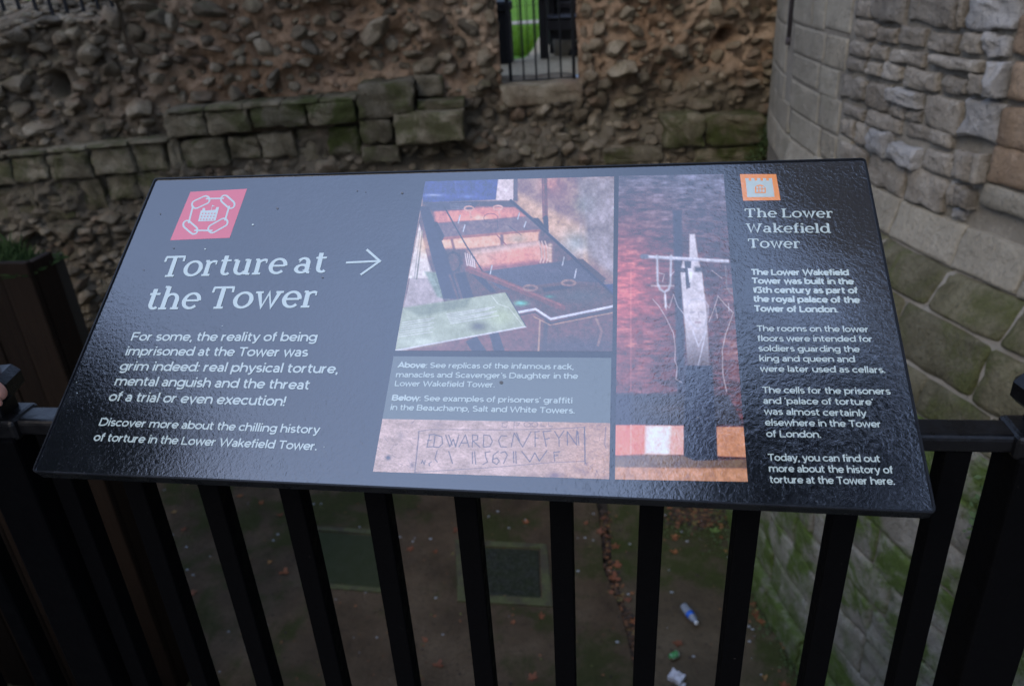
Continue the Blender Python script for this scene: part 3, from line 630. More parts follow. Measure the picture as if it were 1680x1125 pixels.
# ================================================================== railing in front
YR = .760; RZ = 1.066
def rp(x, y): return on_plane(x, y, Vector((0, YR, 0)), Vector((0, 1, 0)))
ral = thing('black_railing', (-.16, YR, 0), 'black painted iron railing along the edge of the sunken pit, carrying the sign', 'railing')
HW = .0138
for sd, xt, yt, xb in [('L',100,787,230),('L',215,797,325),('L',337,805,430),('L',468,812,542),('L',605,820,657),('L',750,827,783),('L',903,832,913),('R',1088,837,1072),('R',1244.5,841,1210),('R',1402,843,1347),('R',1587,736,1494)]:
    p0, p1 = rp(xt, yt), rp(xb, 1125); off = HW if sd == 'L' else -HW
    fz = lambda z: p0.x+(p1.x-p0.x)*(z-p0.z)/(p1.z-p0.z)+off
    bm = bmesh.new(); box_bm(bm, -HW, HW, -HW, HW, .06, RZ, .0022, 2)
    for v in bm.verts: v.co = Vector((fz(v.co.z)+v.co.x, YR+v.co.y, v.co.z))
    link('baluster', bm_mesh('baluster', bm, False), M_bar, ral)
box('top_rail', -.80, .47, YR-.019, YR+.019, RZ-.011, RZ+.011, M_iron, ral, .006, 3)
box('bottom_rail', -.80, .47, YR-.014, YR+.014, .06, .085, M_iron, ral, .004, 2)
for cx in (-.780, .4435):
    box('post', cx-.031, cx+.031, YR-.03, YR+.03, 0, RZ-.011, M_bar, ral, .004, 2)
    box('post_neck', cx-.016, cx+.016, YR-.016, YR+.016, RZ+.011, RZ+.035, M_iron, ral, .003, 2)
    box('rail_collar', cx-.036, cx+.036, YR-.026, YR+.026, RZ-.016, RZ+.014, M_iron, ral, .007, 3)
    box('rail', *( (-2.6, cx-.03) if cx < 0 else (cx+.03, 2.4)), YR-.019, YR+.019, RZ-.012, RZ+.010, M_iron, ral, .006, 3)
    bm = bmesh.new(); r = bmesh.ops.create_cube(bm, size=1)
    for v in bm.verts: v.co = Vector((v.co.x*.064, v.co.y*.056, v.co.z*.034))
    bmesh.ops.bevel(bm, geom=bm.edges[:], offset=.009, segments=1, affect='EDGES')
    link('post_cap', bm_mesh('cap', bm), M_iron, ral, Matrix.Translation((cx, YR, RZ+.052)) @ Matrix.Rotation(R_(12), 4, 'Z'))
for x0_, x1_, n_ in ((-2.6, -.83, 16), (.49, 2.35, 17)):
    for k in range(n_):
        x = x0_+(x1_-x0_)*(k+.5)/n_
        box('baluster', x-HW, x+HW, YR-HW, YR+HW, .06, RZ-.012, M_bar, ral, .0022, 1)
box('plinth', -2.8, 2.5, YR-.07, YR+.07, -.1, .06, M_tlow, ral, .01, 1)

# ================================================================== the sign
TL_, PR_, PW_ = .570484, .0009, -.0225
def srot(v):
    v = Vector((math.cos(PR_)*v.x-math.sin(PR_)*v.z, v.y, math.sin(PR_)*v.x+math.cos(PR_)*v.z))
    return Vector((math.cos(PW_)*v.x-math.sin(PW_)*v.y, math.sin(PW_)*v.x+math.cos(PW_)*v.y, v.z))
SU = srot(Vector((1, 0, 0))); SV = srot(Vector((0, math.cos(TL_), math.sin(TL_)))); SNn = SU.cross(SV)
SO = Vector((-.8312*.8, .8162*.8, 1.557-.6186*.8))
SM = Matrix(((SU.x, SV.x, SNn.x, SO.x), (SU.y, SV.y, SNn.y, SO.y), (SU.z, SV.z, SNn.z, SO.z), (0, 0, 0, 1)))
sign = thing('information_sign', SO, 'large black sloping information board about torture at the Tower, mounted on the railing', 'sign', None, SM)
def uv_of(x, y):
    p = on_plane(x, y, SO, SNn)-SO; return p.dot(SU), p.dot(SV)
def px_of(u, v):
    X = SO.x+SU.x*u+SV.x*v-CAMP.x; Y = SO.y+SU.y*u+SV.y*v-CAMP.y; Z = SO.z+SU.z*u+SV.z*v-CAMP.z
    d = X*cf.x+Y*cf.y+Z*cf.z
    return 840+1281*(X*cr.x+Y*cr.y+Z*cr.z)/d, 562.5-1281*(X*cu.x+Y*cu.y+Z*cu.z)/d
def gloss(a, col, k=1.0, rough=.07):
    p = pos(a)
    n1 = a.bump(a.noise(p, 230, 3, .6, .6), .00015*k)
    md = a.rng(a.noise(p, 6, 3), .38, .66, .15, 1.35)
    b2 = a.n('ShaderNodeBump'); b2.inputs['Distance'].default_value = .00025*k; a.l(a.noise(p, 125, 4, .6, 1.2), b2.inputs['Height']); a.l(n1, b2.inputs['Normal']); a.l(md, b2.inputs['Strength'])
    a.b.inputs['IOR'].default_value = 2.45
    dust = a.rng(a.noise(p, 14, 6, .7, .5), .5, .75, 0, .018)
    col = a.mix(dust, col, (.3, .34, .4))
    return a.fin(col, a.rng(a.noise(p, 22, 5, .7), .4, .7, rough*.8, rough*1.5), b2.outputs[0], .5)
a = N('sign_black'); M_face = gloss(a, (.0045, .005, .0075))
a = N('sign_white_print'); M_white = gloss(a, (.46, .54, .5))
a = N('sign_red_print'); M_red = gloss(a, (.62, .06, .085))
a = N('sign_orange_print'); M_org = gloss(a, (.82, .27, .06))
a = N('sign_grey_print'); M_grey = gloss(a, (.115, .135, .125))
a = N('sign_photo_print'); vc = a.n('ShaderNodeVertexColor'); vc.layer_name = 'Col'; M_photo = gloss(a, vc.outputs[0])
M_rim = metal('sign_rim', (.008, .009, .011), .25, .0003)
cn = [uv_of(52, 775), uv_of(1537, 843), uv_of(1420, 260), uv_of(254, 293)]
def rounded(pts, r_, inset=0, n=5):
    P = [Vector((p[0], p[1], 0)) for p in pts]; c = sum(P, Vector())/4; o = []
    L = len(P); Q = []
    for i in range(L):
        a_, b_, c_ = P[i-1], P[i], P[(i+1) % L]; e1 = (b_-a_).normalized(); e2 = (c_-b_).normalized()
        n1 = Vector((-e1.y, e1.x, 0)); n2 = Vector((-e2.y, e2.x, 0)); k = 1+n1.dot(n2); Q.append(b_+(n1+n2)*(inset/k))
    for i in range(L):
        a_, b_, c_ = Q[i-1], Q[i], Q[(i+1) % L]; d1 = (a_-b_).normalized(); d2 = (c_-b_).normalized()
        for k in range(n+1):
            t = k/n; o.append(b_+d1*r_*(1-t)**2+d2*r_*t**2)
    return o
o1 = rounded(cn, .007); o2 = rounded(cn, .006, .0006); o3 = rounded(cn, .004, .0024); o4 = rounded(cn, .004, .0030)
bm = bmesh.new(); L = len(o1)
rings = [[bm.verts.new((p.x, p.y, z)) for p in o] for o, z in ((o1, -.014), (o1, .0006), (o2, .0018), (o3, .0018), (o4, -.0006))]
for A_, B_ in zip(rings, rings[1:]):
    for k in range(L): bm.faces.new((A_[k], A_[(k+1) % L], B_[(k+1) % L], B_[k]))
bm.faces.new(rings[0][::-1]); link('frame', bm_mesh('frame', bm), M_rim, sign, SM)
bm = bmesh.new(); bm.faces.new([bm.verts.new((p.x, p.y, 0)) for p in o3]); link('face_panel', bm_mesh('face', bm), M_face, sign, SM)
for u_ in (.2, .74):
    box('bracket', u_-.02, u_+.02, .10, .17, -.06, -.014, M_iron, sign, .003, 1, SM)
class Print:
    def __init__(s): s.v = []; s.f = []
    def poly(s, pts, lift, px=True):
        k = len(s.v)
        for p in pts:
            u, v_ = uv_of(*p) if px else p
            s.v.append((u, v_, lift))
        s.f.append(tuple(range(k, k+len(pts))))
    def stroke(s, P, w_, lift, contrast=0, closed=False):
        P = [Vector((p[0], p[1])) for p in P]; n = len(P); k = len(s.v)
        for i, p in enumerate(P):
            if closed: a_, b_ = P[i-1], P[(i+1) % n]
            else: a_, b_ = P[max(i-1, 0)], P[min(i+1, n-1)]
            t = (b_-a_).normalized(); m = 1
            if 0 < i < n-1 or closed:
                e1 = (p-P[i-1]).normalized(); m = 1/max(.45, t.dot(e1))
            hw = w_/2*(1-contrast*abs(t.x))*m; nn = Vector((-t.y, t.x))*hw
            s.v.append((p.x+nn.x, p.y+nn.y, lift)); s.v.append((p.x-nn.x, p.y-nn.y, lift))
        for i in range(n if closed else n-1):
            j = (i+1) % n; s.f.append((k+2*i, k+2*i+1, k+2*j+1, k+2*j))
    def build(s, name, m, par=None, label=None):
        me = mesh(name, s.v, s.f)
        bm = bmesh.new(); bm.from_mesh(me); bm.normal_update()
        for f_ in bm.faces:
            if f_.normal.z < 0: f_.normal_flip()
        bmesh.ops.triangulate(bm, faces=[f_ for f_ in bm.faces if len(f_.verts) > 4]); bm.to_mesh(me); bm.free()
        o = link(name, me, m, par or sign, SM)
        if label: o['label'] = label
        return o
LF = .00012
def arc(cx, cy, rx, ry, a0, a1, n=None):
    n = n or max(4, int(abs(a1-a0)/15)); return [(cx+rx*math.cos(R_(a0+(a1-a0)*i/n)), cy+ry*math.sin(R_(a0+(a1-a0)*i/n))) for i in range(n+1)]
# drawn lettering: a wide geometric sans and a slab serif, units: cap height 70
G = {
 'a': (46, [arc(21, 31, 15, 16, 150, 0)+[(36, 0)], arc(22, 16, 15, 11.5, 0, 360)]), 'b': (56, [[(7, 0), (7, 74)], arc(29, 26, 21, 21, 0, 360)]), 'c': (48, [arc(26, 26, 21, 21, 42, 318)]),
 'd': (57, [[(49, 0), (49, 74)], arc(27, 26, 21, 21, 0, 360)]), 'e': (53, [arc(27, 26, 21, 21, 0, 322), [(8, 25), (47, 25)]]), 'f': (32, [[(13, 0)]+[(13, 56)]+arc(26, 56, 13, 13, 180, 90, 4), [(3, 47), (29, 47)]]),
 'g': (57, [arc(27, 27, 21, 20, 0, 360), [(49, 52)]+arc(28, -1, 21, 14, 0, -145)]), 'h': (53, [[(7, 0), (7, 74)], arc(27, 29, 19, 18, 180, 0)+[(46, 0)]]), 'i': (18.5, [[(9, 0), (9, 52)], [(9, 62), (9, 73)]]),
 'k': (47, [[(7, 0), (7, 74)], [(41, 52), (9, 19)], [(21, 30), (43, 0)]]), 'l': (18.5, [[(9, 0), (9, 74)]]), 'm': (84, [[(7, 0), (7, 52)], arc(24, 31, 17, 16, 180, 0)+[(41, 0)], arc(59, 31, 17, 16, 180, 0)+[(76, 0)]]),
 'n': (53, [[(7, 0), (7, 52)], arc(27, 29, 19, 18, 180, 0)+[(46, 0)]]), 'o': (55, [arc(27.5, 26, 21.5, 21, 0, 360)]), 'p': (56, [[(7, -18), (7, 52)], arc(29, 26, 21, 21, 0, 360)]), 'q': (57, [[(49, -18), (49, 52)], arc(27, 26, 21, 21, 0, 360)]),
 'r': (35, [[(7, 0), (7, 52)], arc(28, 26, 20, 21, 180, 92)]), 's': (42, [arc(21, 36.5, 14, 10.5, 35, 270)+arc(21, 15.5, 15, 10.5, 90, -145)[1:]]), 't': (35, [[(13, 66), (13, 18)]+arc(26, 18, 13, 13, 180, 285)[1:], [(3, 47), (30, 47)]]),
 'u': (53, [[(7, 52)]+arc(26, 24, 19, 19, 180, 360), [(46, 52), (46, 0)]]), 'v': (48, [[(4, 52), (24, 3), (44, 52)]]), 'w': (72, [[(4, 52), (19, 3), (36, 50), (53, 3), (68, 52)]]), 'x': (47, [[(4, 52), (43, 0)], [(43, 52), (4, 0)]]), 'y': (48, [[(4, 52), (25, 3)], [(44, 52), (23, -8), (16, -14), (7, -13)]]),
 'A': (66, [[(4, 0), (33, 68), (62, 0)], [(14, 20), (52, 20)]]), 'B': (62, [[(8, 0), (8, 70)], [(8, 65.5), (35, 65.5)]+arc(36, 51, 14, 14.5, 90, -90)+[(8, 36.5)], [(36, 36.5)]+arc(38, 20.5, 15.5, 16, 90, -90)+[(8, 4.5)]]),
 'D': (72, [[(8, 0), (8, 70)], [(8, 65.5), (34, 65.5)]+arc(34, 35, 31, 30.5, 90, -90)+[(8, 4.5)]]), 'F': (56, [[(8, 0), (8, 70)], [(8, 65.5), (53, 65.5)], [(8, 34), (47, 34)]]), 'L': (53, [[(8, 70), (8, 0)], [(8, 4.5), (51, 4.5)]]),
 'S': (58, [arc(29, 51, 19, 14.5, 35, 270)+arc(29, 19.5, 21, 15, 90, -148)[1:]]), 'T': (58, [[(2, 65.5), (56, 65.5)], [(29, 65), (29, 0)]]), 'W': (98, [[(4, 70), (27, 4), (49, 66), (71, 4), (94, 70)]]),
 '1': (28, [[(3, 58), (17, 66), (17, 0)]]), '3': (54, [[(6, 65.5), (44, 65.5), (25, 41)]+arc(27, 21.5, 19, 18, 90, -150)]), ' ': (24, []), ',': (18, [[(10, 8), (7, -11)]]), '.': (18, [[(8, 0), (8, 10.5)]]), ':': (18, [[(8, 0), (8, 10.5)], [(8, 38), (8, 48.5)]]),
 '!': (18, [[(8, 70), (8, 22)], [(8, 0), (8, 10.5)]]), "'": (16, [[(10, 70), (6, 54)]]), '`': (16, [[(6, 54), (10, 70)]])}
def serif(x0, x1, y, w_=5): return ('s', [(x0, y), (x1, y)], w_)
SG_ = {
 'T': (70, [('s', [(5, 67.2), (63, 67.2)], 5.5), ('s', [(7, 68), (6, 51)], 5), ('s', [(61, 68), (62, 51)], 5), [(34, 66), (34, 1)], serif(21, 47, 2.5)]),
 'L': (62, [[(17, 1), (17, 69)], serif(5, 31, 67.5), ('s', [(5, 2.5), (54, 2.5)], 5), ('s', [(53, 1), (55, 21)], 5)]), 'W': (98, [[(14, 67), (32, 3), (49, 63), (66, 3), (84, 67)], serif(3, 27, 67.5), serif(72, 96, 67.5)]),
 'o': (56, [arc(28, 26, 22, 23.5, 0, 360)]), 'r': (47, [[(14, 49), (14, 1)], serif(4, 15, 49.5), serif(3, 27, 2.5), ('s', arc(30, 28, 16, 20, 180, 70), 6), ('s', [(35, 43), (39, 43)], 10)]),
 't': (38, [('c', [(15, 66), (15, 17)]+arc(26, 16, 11, 13, 180, 320)), ('s', [(3, 49.5), (33, 49.5)], 5)]), 'u': (63, [[(14, 49)]+arc(29, 20, 15, 17, 180, 330), [(47, 51), (47, 1)], serif(3, 15, 49.5), serif(36, 48, 49.5), serif(47, 59, 2.5)]),
 'e': (52, [arc(26, 26, 20.5, 23.5, 0, 318), ('s', [(7, 27), (46, 27)], 5)]), 'a': (54, [('c', arc(23, 34, 14, 15.5, 150, 0)+[(37, 12)]+arc(45, 12, 8, 9.5, 180, 280)), arc(22, 15, 15.5, 12.5, 20, 360), ('s', [(11, 41), (14, 41)], 9)]),
 'h': (65, [[(14, 73), (14, 1)], serif(3, 15, 72), serif(3, 26, 2.5), arc(31, 30, 17, 18.5, 180, 0)+[(48, 1)], serif(37, 60, 2.5)]), 'w': (80, [[(12, 49), (27, 3), (40, 48), (53, 3), (68, 49)], serif(2, 23, 49.5), serif(58, 79, 49.5)]),
 'k': (62, [[(14, 73), (14, 1)], serif(3, 15, 72), serif(3, 26, 2.5), ('s', [(48, 49), (16, 19)], 6), [(27, 29), (50, 2)], serif(36, 58, 49.5), serif(38, 60, 2.5)]),
 'f': (37, [[(16, 1), (16, 56)]+arc(28, 57, 12, 14, 180, 75), serif(4, 30, 2.5), ('s', [(4, 49.5), (31, 49.5)], 5)]), 'i': (29, [[(15, 50), (15, 1)], serif(4, 16, 49.5), serif(3, 27, 2.5), ('s', [(15, 63), (15, 73)], 11)]),
 'l': (29, [[(15, 73), (15, 1)], serif(4, 16, 72), serif(3, 27, 2.5)]), 'd': (62, [arc(27, 26, 19.5, 23.5, 0, 360), [(47, 73), (47, 1)], serif(36, 48, 72), serif(47, 59, 2.5)]), ' ': (22, [])}
def text(P, s, p0, p1, cap, wt=9, slab=False):
    tab = SG_ if slab else G; adv = sum(tab[c][0] for c in s)-6
    A_ = Vector(uv_of(*p0)); B_ = Vector(uv_of(*p1)); ln = (B_-A_).length; dx = (B_-A_)/ln; dy = Vector((-dx.y, dx.x))
    kx = ln/adv; ky = cap/70.; x = -3; ws = (kx+ky)/2
    for ci, c in enumerate(s):
        w_, st = tab[c]
        for i, q in enumerate(st):
            w1 = wt; ct = .42 if slab else 0.06
            if isinstance(q, tuple):
                if q[0] == 's': w1 = q[2]*wt/10.; q = q[1]; ct = 0
                else: q = q[1]
            # straight uprights are measured in real units so the stroke keeps its weight
            pts = [A_+dx*((x+a_)*kx)+dy*(b_*ky) for a_, b_ in q]
            if len(q) > 8 and q[0] == q[-1] or (len(q) > 8 and abs(q[0][0]-q[-1][0]) < .01 and abs(q[0][1]-q[-1][1]) < .01): P.stroke(pts[:-1], w1*ws, LF*3+i*2.5e-5, ct, True)
            else: P.stroke(pts, w1*ws, LF*3+i*2.5e-5, ct)
        x += w_
def cap_at(x, y0, y1): return uv_of(x, y0)[1]-uv_of(x, y1)[1]
def para(name, lines, cap, wt, slab=False, label=None):
    P = Print()
    for s, a_, b_ in lines: text(P, s, a_, b_, cap, wt, slab)
    P.build(name, M_white, None, label)
para('heading_text', [('Torture at', (260.7, 454.6), (532, 447.5)), ('the Tower', (237.5, 507.9), (518, 504.3))], cap_at(262, 421, 454.6), 13, True)
para('paragraph_text', [('For some, the reality of being', (214.3, 559), (519, 560)), ('imprisoned at the Tower was', (205, 582.9), (504, 585)), ('grim indeed: real physical torture,', (195.7, 607.5), (554, 612.5)), ('mental anguish and the threat', (187.5, 632), (506.5, 639)), ('of a trial or even execution!', (177.5, 657.5), (467, 666))], cap_at(214, 545.2, 559), 12)
para('paragraph_text', [('Discover more about the chilling history', (161.8, 698), (523, 711.4)), ('of torture in the Lower Wakefield Tower.', (152.9, 722.9), (519.6, 738.6))], cap_at(162, 685.5, 698.2), 12)
P = Print()
cc = cap_at(653, 594.4, 603)
text(P, 'Above:', (653, 603), (700.5, 603.6), cc, 17); text(P, 'See replicas of the infamous rack,', (705, 603.6), (941, 606), cc, 12)
text(P, "manacles and Scavenger's Daughter in the", (649.5, 618.8), (948, 621.5), cc, 12); text(P, 'Lower Wakefield Tower.', (647.5, 633.3), (812, 635.5), cc, 12)
text(P, 'Below:', (643, 656.8), (690, 657.7), cc, 17); text(P, "See examples of prisoners' graffiti", (695, 657.8), (939, 661.8), cc, 12); text(P, 'in the Beauchamp, Salt and White Towers.', (640.5, 672.5), (943, 678.3), cc, 12)
P.build('caption_text', M_white)
para('side_heading_text', [('The Lower', (1221.9, 356.9), (1368, 357.5)), ('Wakefield', (1224, 381.7), (1363.2, 382.3)), ('Tower', (1227.5, 406.8), (1314, 407.3))], cap_at(1222, 342.8, 356.9), 13.5, True)
para('bold_paragraph_text', [('The Lower Wakefield', (1232.8, 451.3), (1392.5, 451.9)), ('Tower was built in the', (1233.9, 465.5), (1400.8, 466.8)), ('13th century as part of', (1236.5, 480.7), (1407.5, 481.5)), ('the royal palace of the', (1236.8, 495.3), (1410.7, 497.2)), ('Tower of London.', (1238, 511.3), (1375, 512.7))], cap_at(1233, 442, 451.3), 18)
cr_ = cap_at(1242, 534.1, 543.5)
para('paragraph_text', [('The rooms on the lower', (1242, 543.5), (1425.4, 545)), ('floors were intended for', (1243.4, 560), (1431.8, 561)), ('soldiers guarding the', (1245, 576.3), (1410.7, 577.8)), ('king and queen and', (1246.4, 592.8), (1403, 594.2)), ('were later used as cellars.', (1247.8, 609.8), (1453, 611.8))], cr_, 12)
para('paragraph_text', [('The cells for the prisoners', (1251.3, 644.7), (1461, 647)), ("and `palace of torture'", (1252.8, 662.3), (1433.3, 664.7)), ('was almost certainly', (1254.3, 680), (1421.5, 682.9)), ('elsewhere in the Tower', (1255.8, 698), (1446, 701)), ('of London.', (1257.8, 716.6), (1347.3, 718))], cr_, 12)
para('paragraph_text', [('Today, you can find out', (1260.7, 755.6), (1444.4, 758)), ('more about the history of', (1262.2, 773.8), (1465.6, 776.5)), ('torture at the Tower here.', (1263.7, 792), (1468.5, 795))], cr_, 12)
z1 = lambda p: (50+p[0]/2.8, 250+p[1]/2.8)
P = Print(); P.stroke([uv_of(*z1(p)) for p in ((1450, 507), (1598, 500))], .0031, LF*3); P.stroke([uv_of(*z1(p)) for p in ((1545, 447), (1605, 500), (1517, 563))], .0031, LF*3+2e-5); P.build('arrow', M_white)
P = Print(); P.poly([z1(p) for p in ((735, 182), (995, 168), (915, 393), (642, 404))], LF); lg = P.build('red_logo', M_red)
P = Print()
def capsule(a_, b_, r_, n=7):
    a_, b_ = Vector(a_), Vector(b_); t = math.degrees(math.atan2(b_.y-a_.y, b_.x-a_.x))
    return arc(b_.x, b_.y, r_, r_, t-90, t+90, n)+arc(a_.x, a_.y, r_, r_, t+90, t+270, n)
for a_, b_ in (((760, 240), (805, 219)), ((893, 216), (920, 240)), ((888, 322), (835, 352)), ((720, 332), (750, 358))):
    P.stroke([uv_of(*z1(p)) for p in capsule(a_, b_, 18)], .0025, LF*2, 0, True)
for a_, b_ in (((806, 214), (890, 212)), ((914, 246), (894, 314)), ((752, 359), (836, 360)), ((747, 246), (727, 326))):
    P.stroke([uv_of(*z1(p)) for p in (a_, b_)], .0026, LF*2+2.5e-5)
P.poly([z1(p) for p in ((770, 318), (783, 268), (789, 268), (792, 256), (802, 256), (803, 268), (812, 268), (850, 264), (855, 252), (867, 252), (850, 315))], LF*2)
P.stroke([uv_of(*z1(p)) for p in ((831, 266), (836, 243))], .0006, LF*2+2e-5); P.poly([z1(p) for p in ((836, 243), (847, 247), (835, 250))], LF*2)
P.build('logo_drawing', M_white, lg)
P = Print()
for r_ in range(3):
    for c_ in range(5):
        x, y = 789+c_*14-r_*4.5, 279+r_*13.5; P.poly([z1(p) for p in ((x, y), (x+6, y-.5), (x+5, y+5), (x-1, y+5.5))], LF*3)
P.build('castle_windows', M_red, lg)
z7 = lambda p: (1180+p[0]/3.75, 250+p[1]/3.75)
P = Print(); P.poly([z7(p) for p in ((127, 135), (350, 135), (377, 295), (147, 298))], LF); lo_ = P.build('orange_logo', M_org)
P = Print(); P.poly([z7(p) for p in ((163, 176), (326, 175), (340, 275), (173, 277))], LF*2)
for k in range(5):
    x = 160+k*36; P.poly([z7(p) for p in ((x, 160), (x+20, 160), (x+22, 176.5), (x+2, 177))], LF*2+2e-5)
P.build('logo_castle', M_white, lo_)
P = Print(); P.poly([z7(p) for p in [(219, 252), (218, 222)]+[(251+33*math.cos(R_(t)), 222-22*math.sin(R_(t))) for t in (160, 130, 105, 90, 75, 50, 20)]+[(286, 222), (287, 252)]], LF*3); P.build('logo_window', M_org, lo_)
P = Print()
for x in (227, 246, 265):
    for y0, y1 in ((210, 226), (230, 246)): P.poly([z7(p) for p in ((x, y0), (x+13, y0), (x+14, y1), (x+1, y1))], LF*4)
P.build('logo_panes', M_white, lo_)
P = Print(); P.poly([(645.8, 584.3), (1003, 587), (1001, 693.8), (627.5, 687)], LF); P.build('caption_box', M_grey)

# printed photographs: colours painted per point of a fine grid
def lin(c): c = np.asarray(c, float)/255; return np.where(c <= .04045, c/12.92, ((c+.055)/1.055)**2.4)
VEIL = np.array((.082, .098, .155)); GAIN = np.array((.66, .74, .78))
class Paint:
    def __init__(s, corners, nu, nv, zoom):
        U = [uv_of(*c) for c in corners]; a_, b_, c_, d_ = [np.array(u) for u in U]   # tl tr br bl
        s.nu, s.nv = nu, nv; x = np.linspace(0, 1, nu)[:, None, None]; y = np.linspace(0, 1, nv)[None, :, None]
        s.uv = (a_*(1-x)+b_*x)*(1-y)+(d_*(1-x)+c_*x)*y
        px, py = px_of(s.uv[..., 0], s.uv[..., 1]); sc, ox, oy = zoom; s.X = (px-ox)*sc; s.Y = (py-oy)*sc
        s.C = np.zeros((nu, nv, 3))
    def put(s, a_, col): a_ = np.clip(a_, 0, 1)[..., None]; s.C = s.C*(1-a_)+np.asarray(col, float)*a_
    def sd(s, pts):
        d = np.full(s.X.shape, 1e18); ins = np.zeros(s.X.shape, bool); n = len(pts)
        for i in range(n):
            (x0, y0), (x1, y1) = pts[i-1], pts[i]; ex, ey = x1-x0, y1-y0; L2 = ex*ex+ey*ey+1e-9
            t = np.clip(((s.X-x0)*ex+(s.Y-y0)*ey)/L2, 0, 1); d = np.minimum(d, (s.X-x0-t*ex)**2+(s.Y-y0-t*ey)**2)
            if abs(ey) > 1e-9: ins ^= ((y0 > s.Y) != (y1 > s.Y)) & (s.X < (x1-x0)*(s.Y-y0)/ey+x0)
        return np.where(ins, -1, 1)*np.sqrt(d)
    def poly(s, pts, col, al=1, soft=5): s.put(al*np.clip(.5-s.sd(pts)/soft, 0, 1), col)
    def line(s, pts, w_, col, al=1, soft=3.2):
        d = np.full(s.X.shape, 1e18)
        for (x0, y0), (x1, y1) in zip(pts, pts[1:]):
            ex, ey = x1-x0, y1-y0; t = np.clip(((s.X-x0)*ex+(s.Y-y0)*ey)/(ex*ex+ey*ey+1e-9), 0, 1); d = np.minimum(d, (s.X-x0-t*ex)**2+(s.Y-y0-t*ey)**2)
        s.put(al*np.clip((w_/2-np.sqrt(d))/soft+.5, 0, 1), col)
    def blob(s, cx, cy, rx, ry, col, al=1): s.put(al*np.exp(-((s.X-cx)/rx)**2-((s.Y-cy)/ry)**2), col)
    def ring(s, cx, cy, rx, ry, w_, col, al=1): s.line([(cx+rx*math.cos(t/12*6.283), cy+ry*math.sin(t/12*6.283)) for t in range(13)], w_, col, al)
    def noise(s, sx, sy, amp, seed=0, o=4): s.C = s.C*(1+amp*fbm(s.X/sx, s.Y/sy, 0, o, seed)[..., None])
    def build(s, name, label, veil=VEIL):
        LC = lin(np.clip(s.C, 0, 255)); A_ = np.clip(np.maximum(LC-veil, .4*LC)/GAIN, .006, .9); A_ = A_*.8+.2*A_.mean(-1, keepdims=True)  # dark print colours keep part of the sky-reflection haze
        v = np.concatenate([s.uv, np.full(s.uv.shape[:2]+(1,), LF)], -1).reshape(-1, 3)
        i, j = np.meshgrid(np.arange(s.nu-1), np.arange(s.nv-1), indexing='ij'); b_ = (i*s.nv+j).ravel()
        f = np.stack([b_, b_+1, b_+s.nv+1, b_+s.nv], -1)
        me = mesh(name, v, f); ca = me.color_attributes.new('Col', 'FLOAT_COLOR', 'POINT')
        ca.data.foreach_set('color', np.concatenate([A_.reshape(-1, 3), np.ones((len(v), 1))], -1).ravel().astype(np.float32))
        o = link(name, me, M_photo, sign, SM); o['label'] = label; return o
# 1: the rack
p = Paint([(697.7, 297.9), (1007.6, 289.6), (1004.7, 576.5), (648.4, 575)], 330, 300, (3.41, 600, 270))
p.C[:] = (150, 135, 140)
p.poly([(840, 60), (1400, 60), (1400, 680), (840, 400)], (150, 128, 130)); p.poly([(850, 160), (1230, 360), (1250, 560), (960, 330), (845, 230)], (205, 170, 150), .9, 40); p.blob(1040, 110, 60, 60, (190, 120, 105), .6)
p.blob(1230, 220, 60, 60, (150, 165, 165), .8); p.blob(1180, 440, 90, 70, (150, 165, 175), .8); p.poly([(1180, 70), (1400, 70), (1400, 640), (1260, 520)], (150, 148, 162), .75, 40); p.blob(1100, 170, 60, 60, (130, 105, 105), .7)
for x in (1200, 1245, 1300, 1350): p.line([(x, 70), (x+8, 560)], 14, (135, 130, 145), .35, 14)
p.noise(60, 60, .18, 1)
p.poly([(300, 60), (744, 60), (728, 196), (322, 214)], (62, 84, 152)); p.blob(380, 172, 60, 9, (165, 175, 210), .8); p.blob(570, 178, 50, 12, (110, 130, 185), .8); p.line([(500, 90), (505, 150)], 6, (110, 125, 175), .6, 8)
p.poly([(744, 60), (828, 60), (826, 202), (728, 198)], (198, 185, 190)); p.poly([(828, 60), (850, 60), (850, 205), (826, 202)], (105, 95, 108))
p.line([(1000, 60), (1004, 300)], 30, (118, 82, 80), 1, 5); p.line([(994, 60), (997, 300)], 7, (150, 110, 100), .7, 5); p.line([(1007, 300), (1011, 385)], 26, (58, 62, 88), 1, 5)
p.poly([(320, 212), (812, 203), (960, 330), (1180, 540), (1385, 740), (1385, 1050), (160, 1050), (230, 700), (300, 300)], (112, 96, 104))
p.poly([(150, 1050), (235, 700), (300, 330), (345, 520), (385, 640), (440, 770), (300, 1050)], (168, 160, 168)); p.poly([(300, 330), (352, 560), (372, 636), (240, 636)], (205, 198, 198)); p.line([(318, 370), (285, 640)], 9, (125, 128, 130), .9); p.line([(305, 370), (272, 640)], 5, (140, 145, 150), .8); p.blob(330, 450, 40, 60, (225, 175, 130), .6); p.poly([(330, 600), (430, 600), (470, 760), (400, 740)], (125, 150, 145), .8, 15)
p.poly([(380, 245), (830, 235), (900, 290), (390, 330)], (205, 135, 125), .9, 14); p.blob(640, 285, 130, 32, (226, 140, 126), .9); p.blob(640, 300, 50, 14, (240, 205, 185), .7)
p.poly([(320, 215), (640, 207), (600, 250), (380, 262)], (78, 82, 110), .9, 10); p.poly([(640, 207), (812, 205), (850, 240), (640, 232)], (92, 84, 102), .9, 10)
for k in range(5): p.line([(470+k*3, 222+k*7), (590-k*8, 219+k*7)], 2.5, (165, 170, 190), .7)
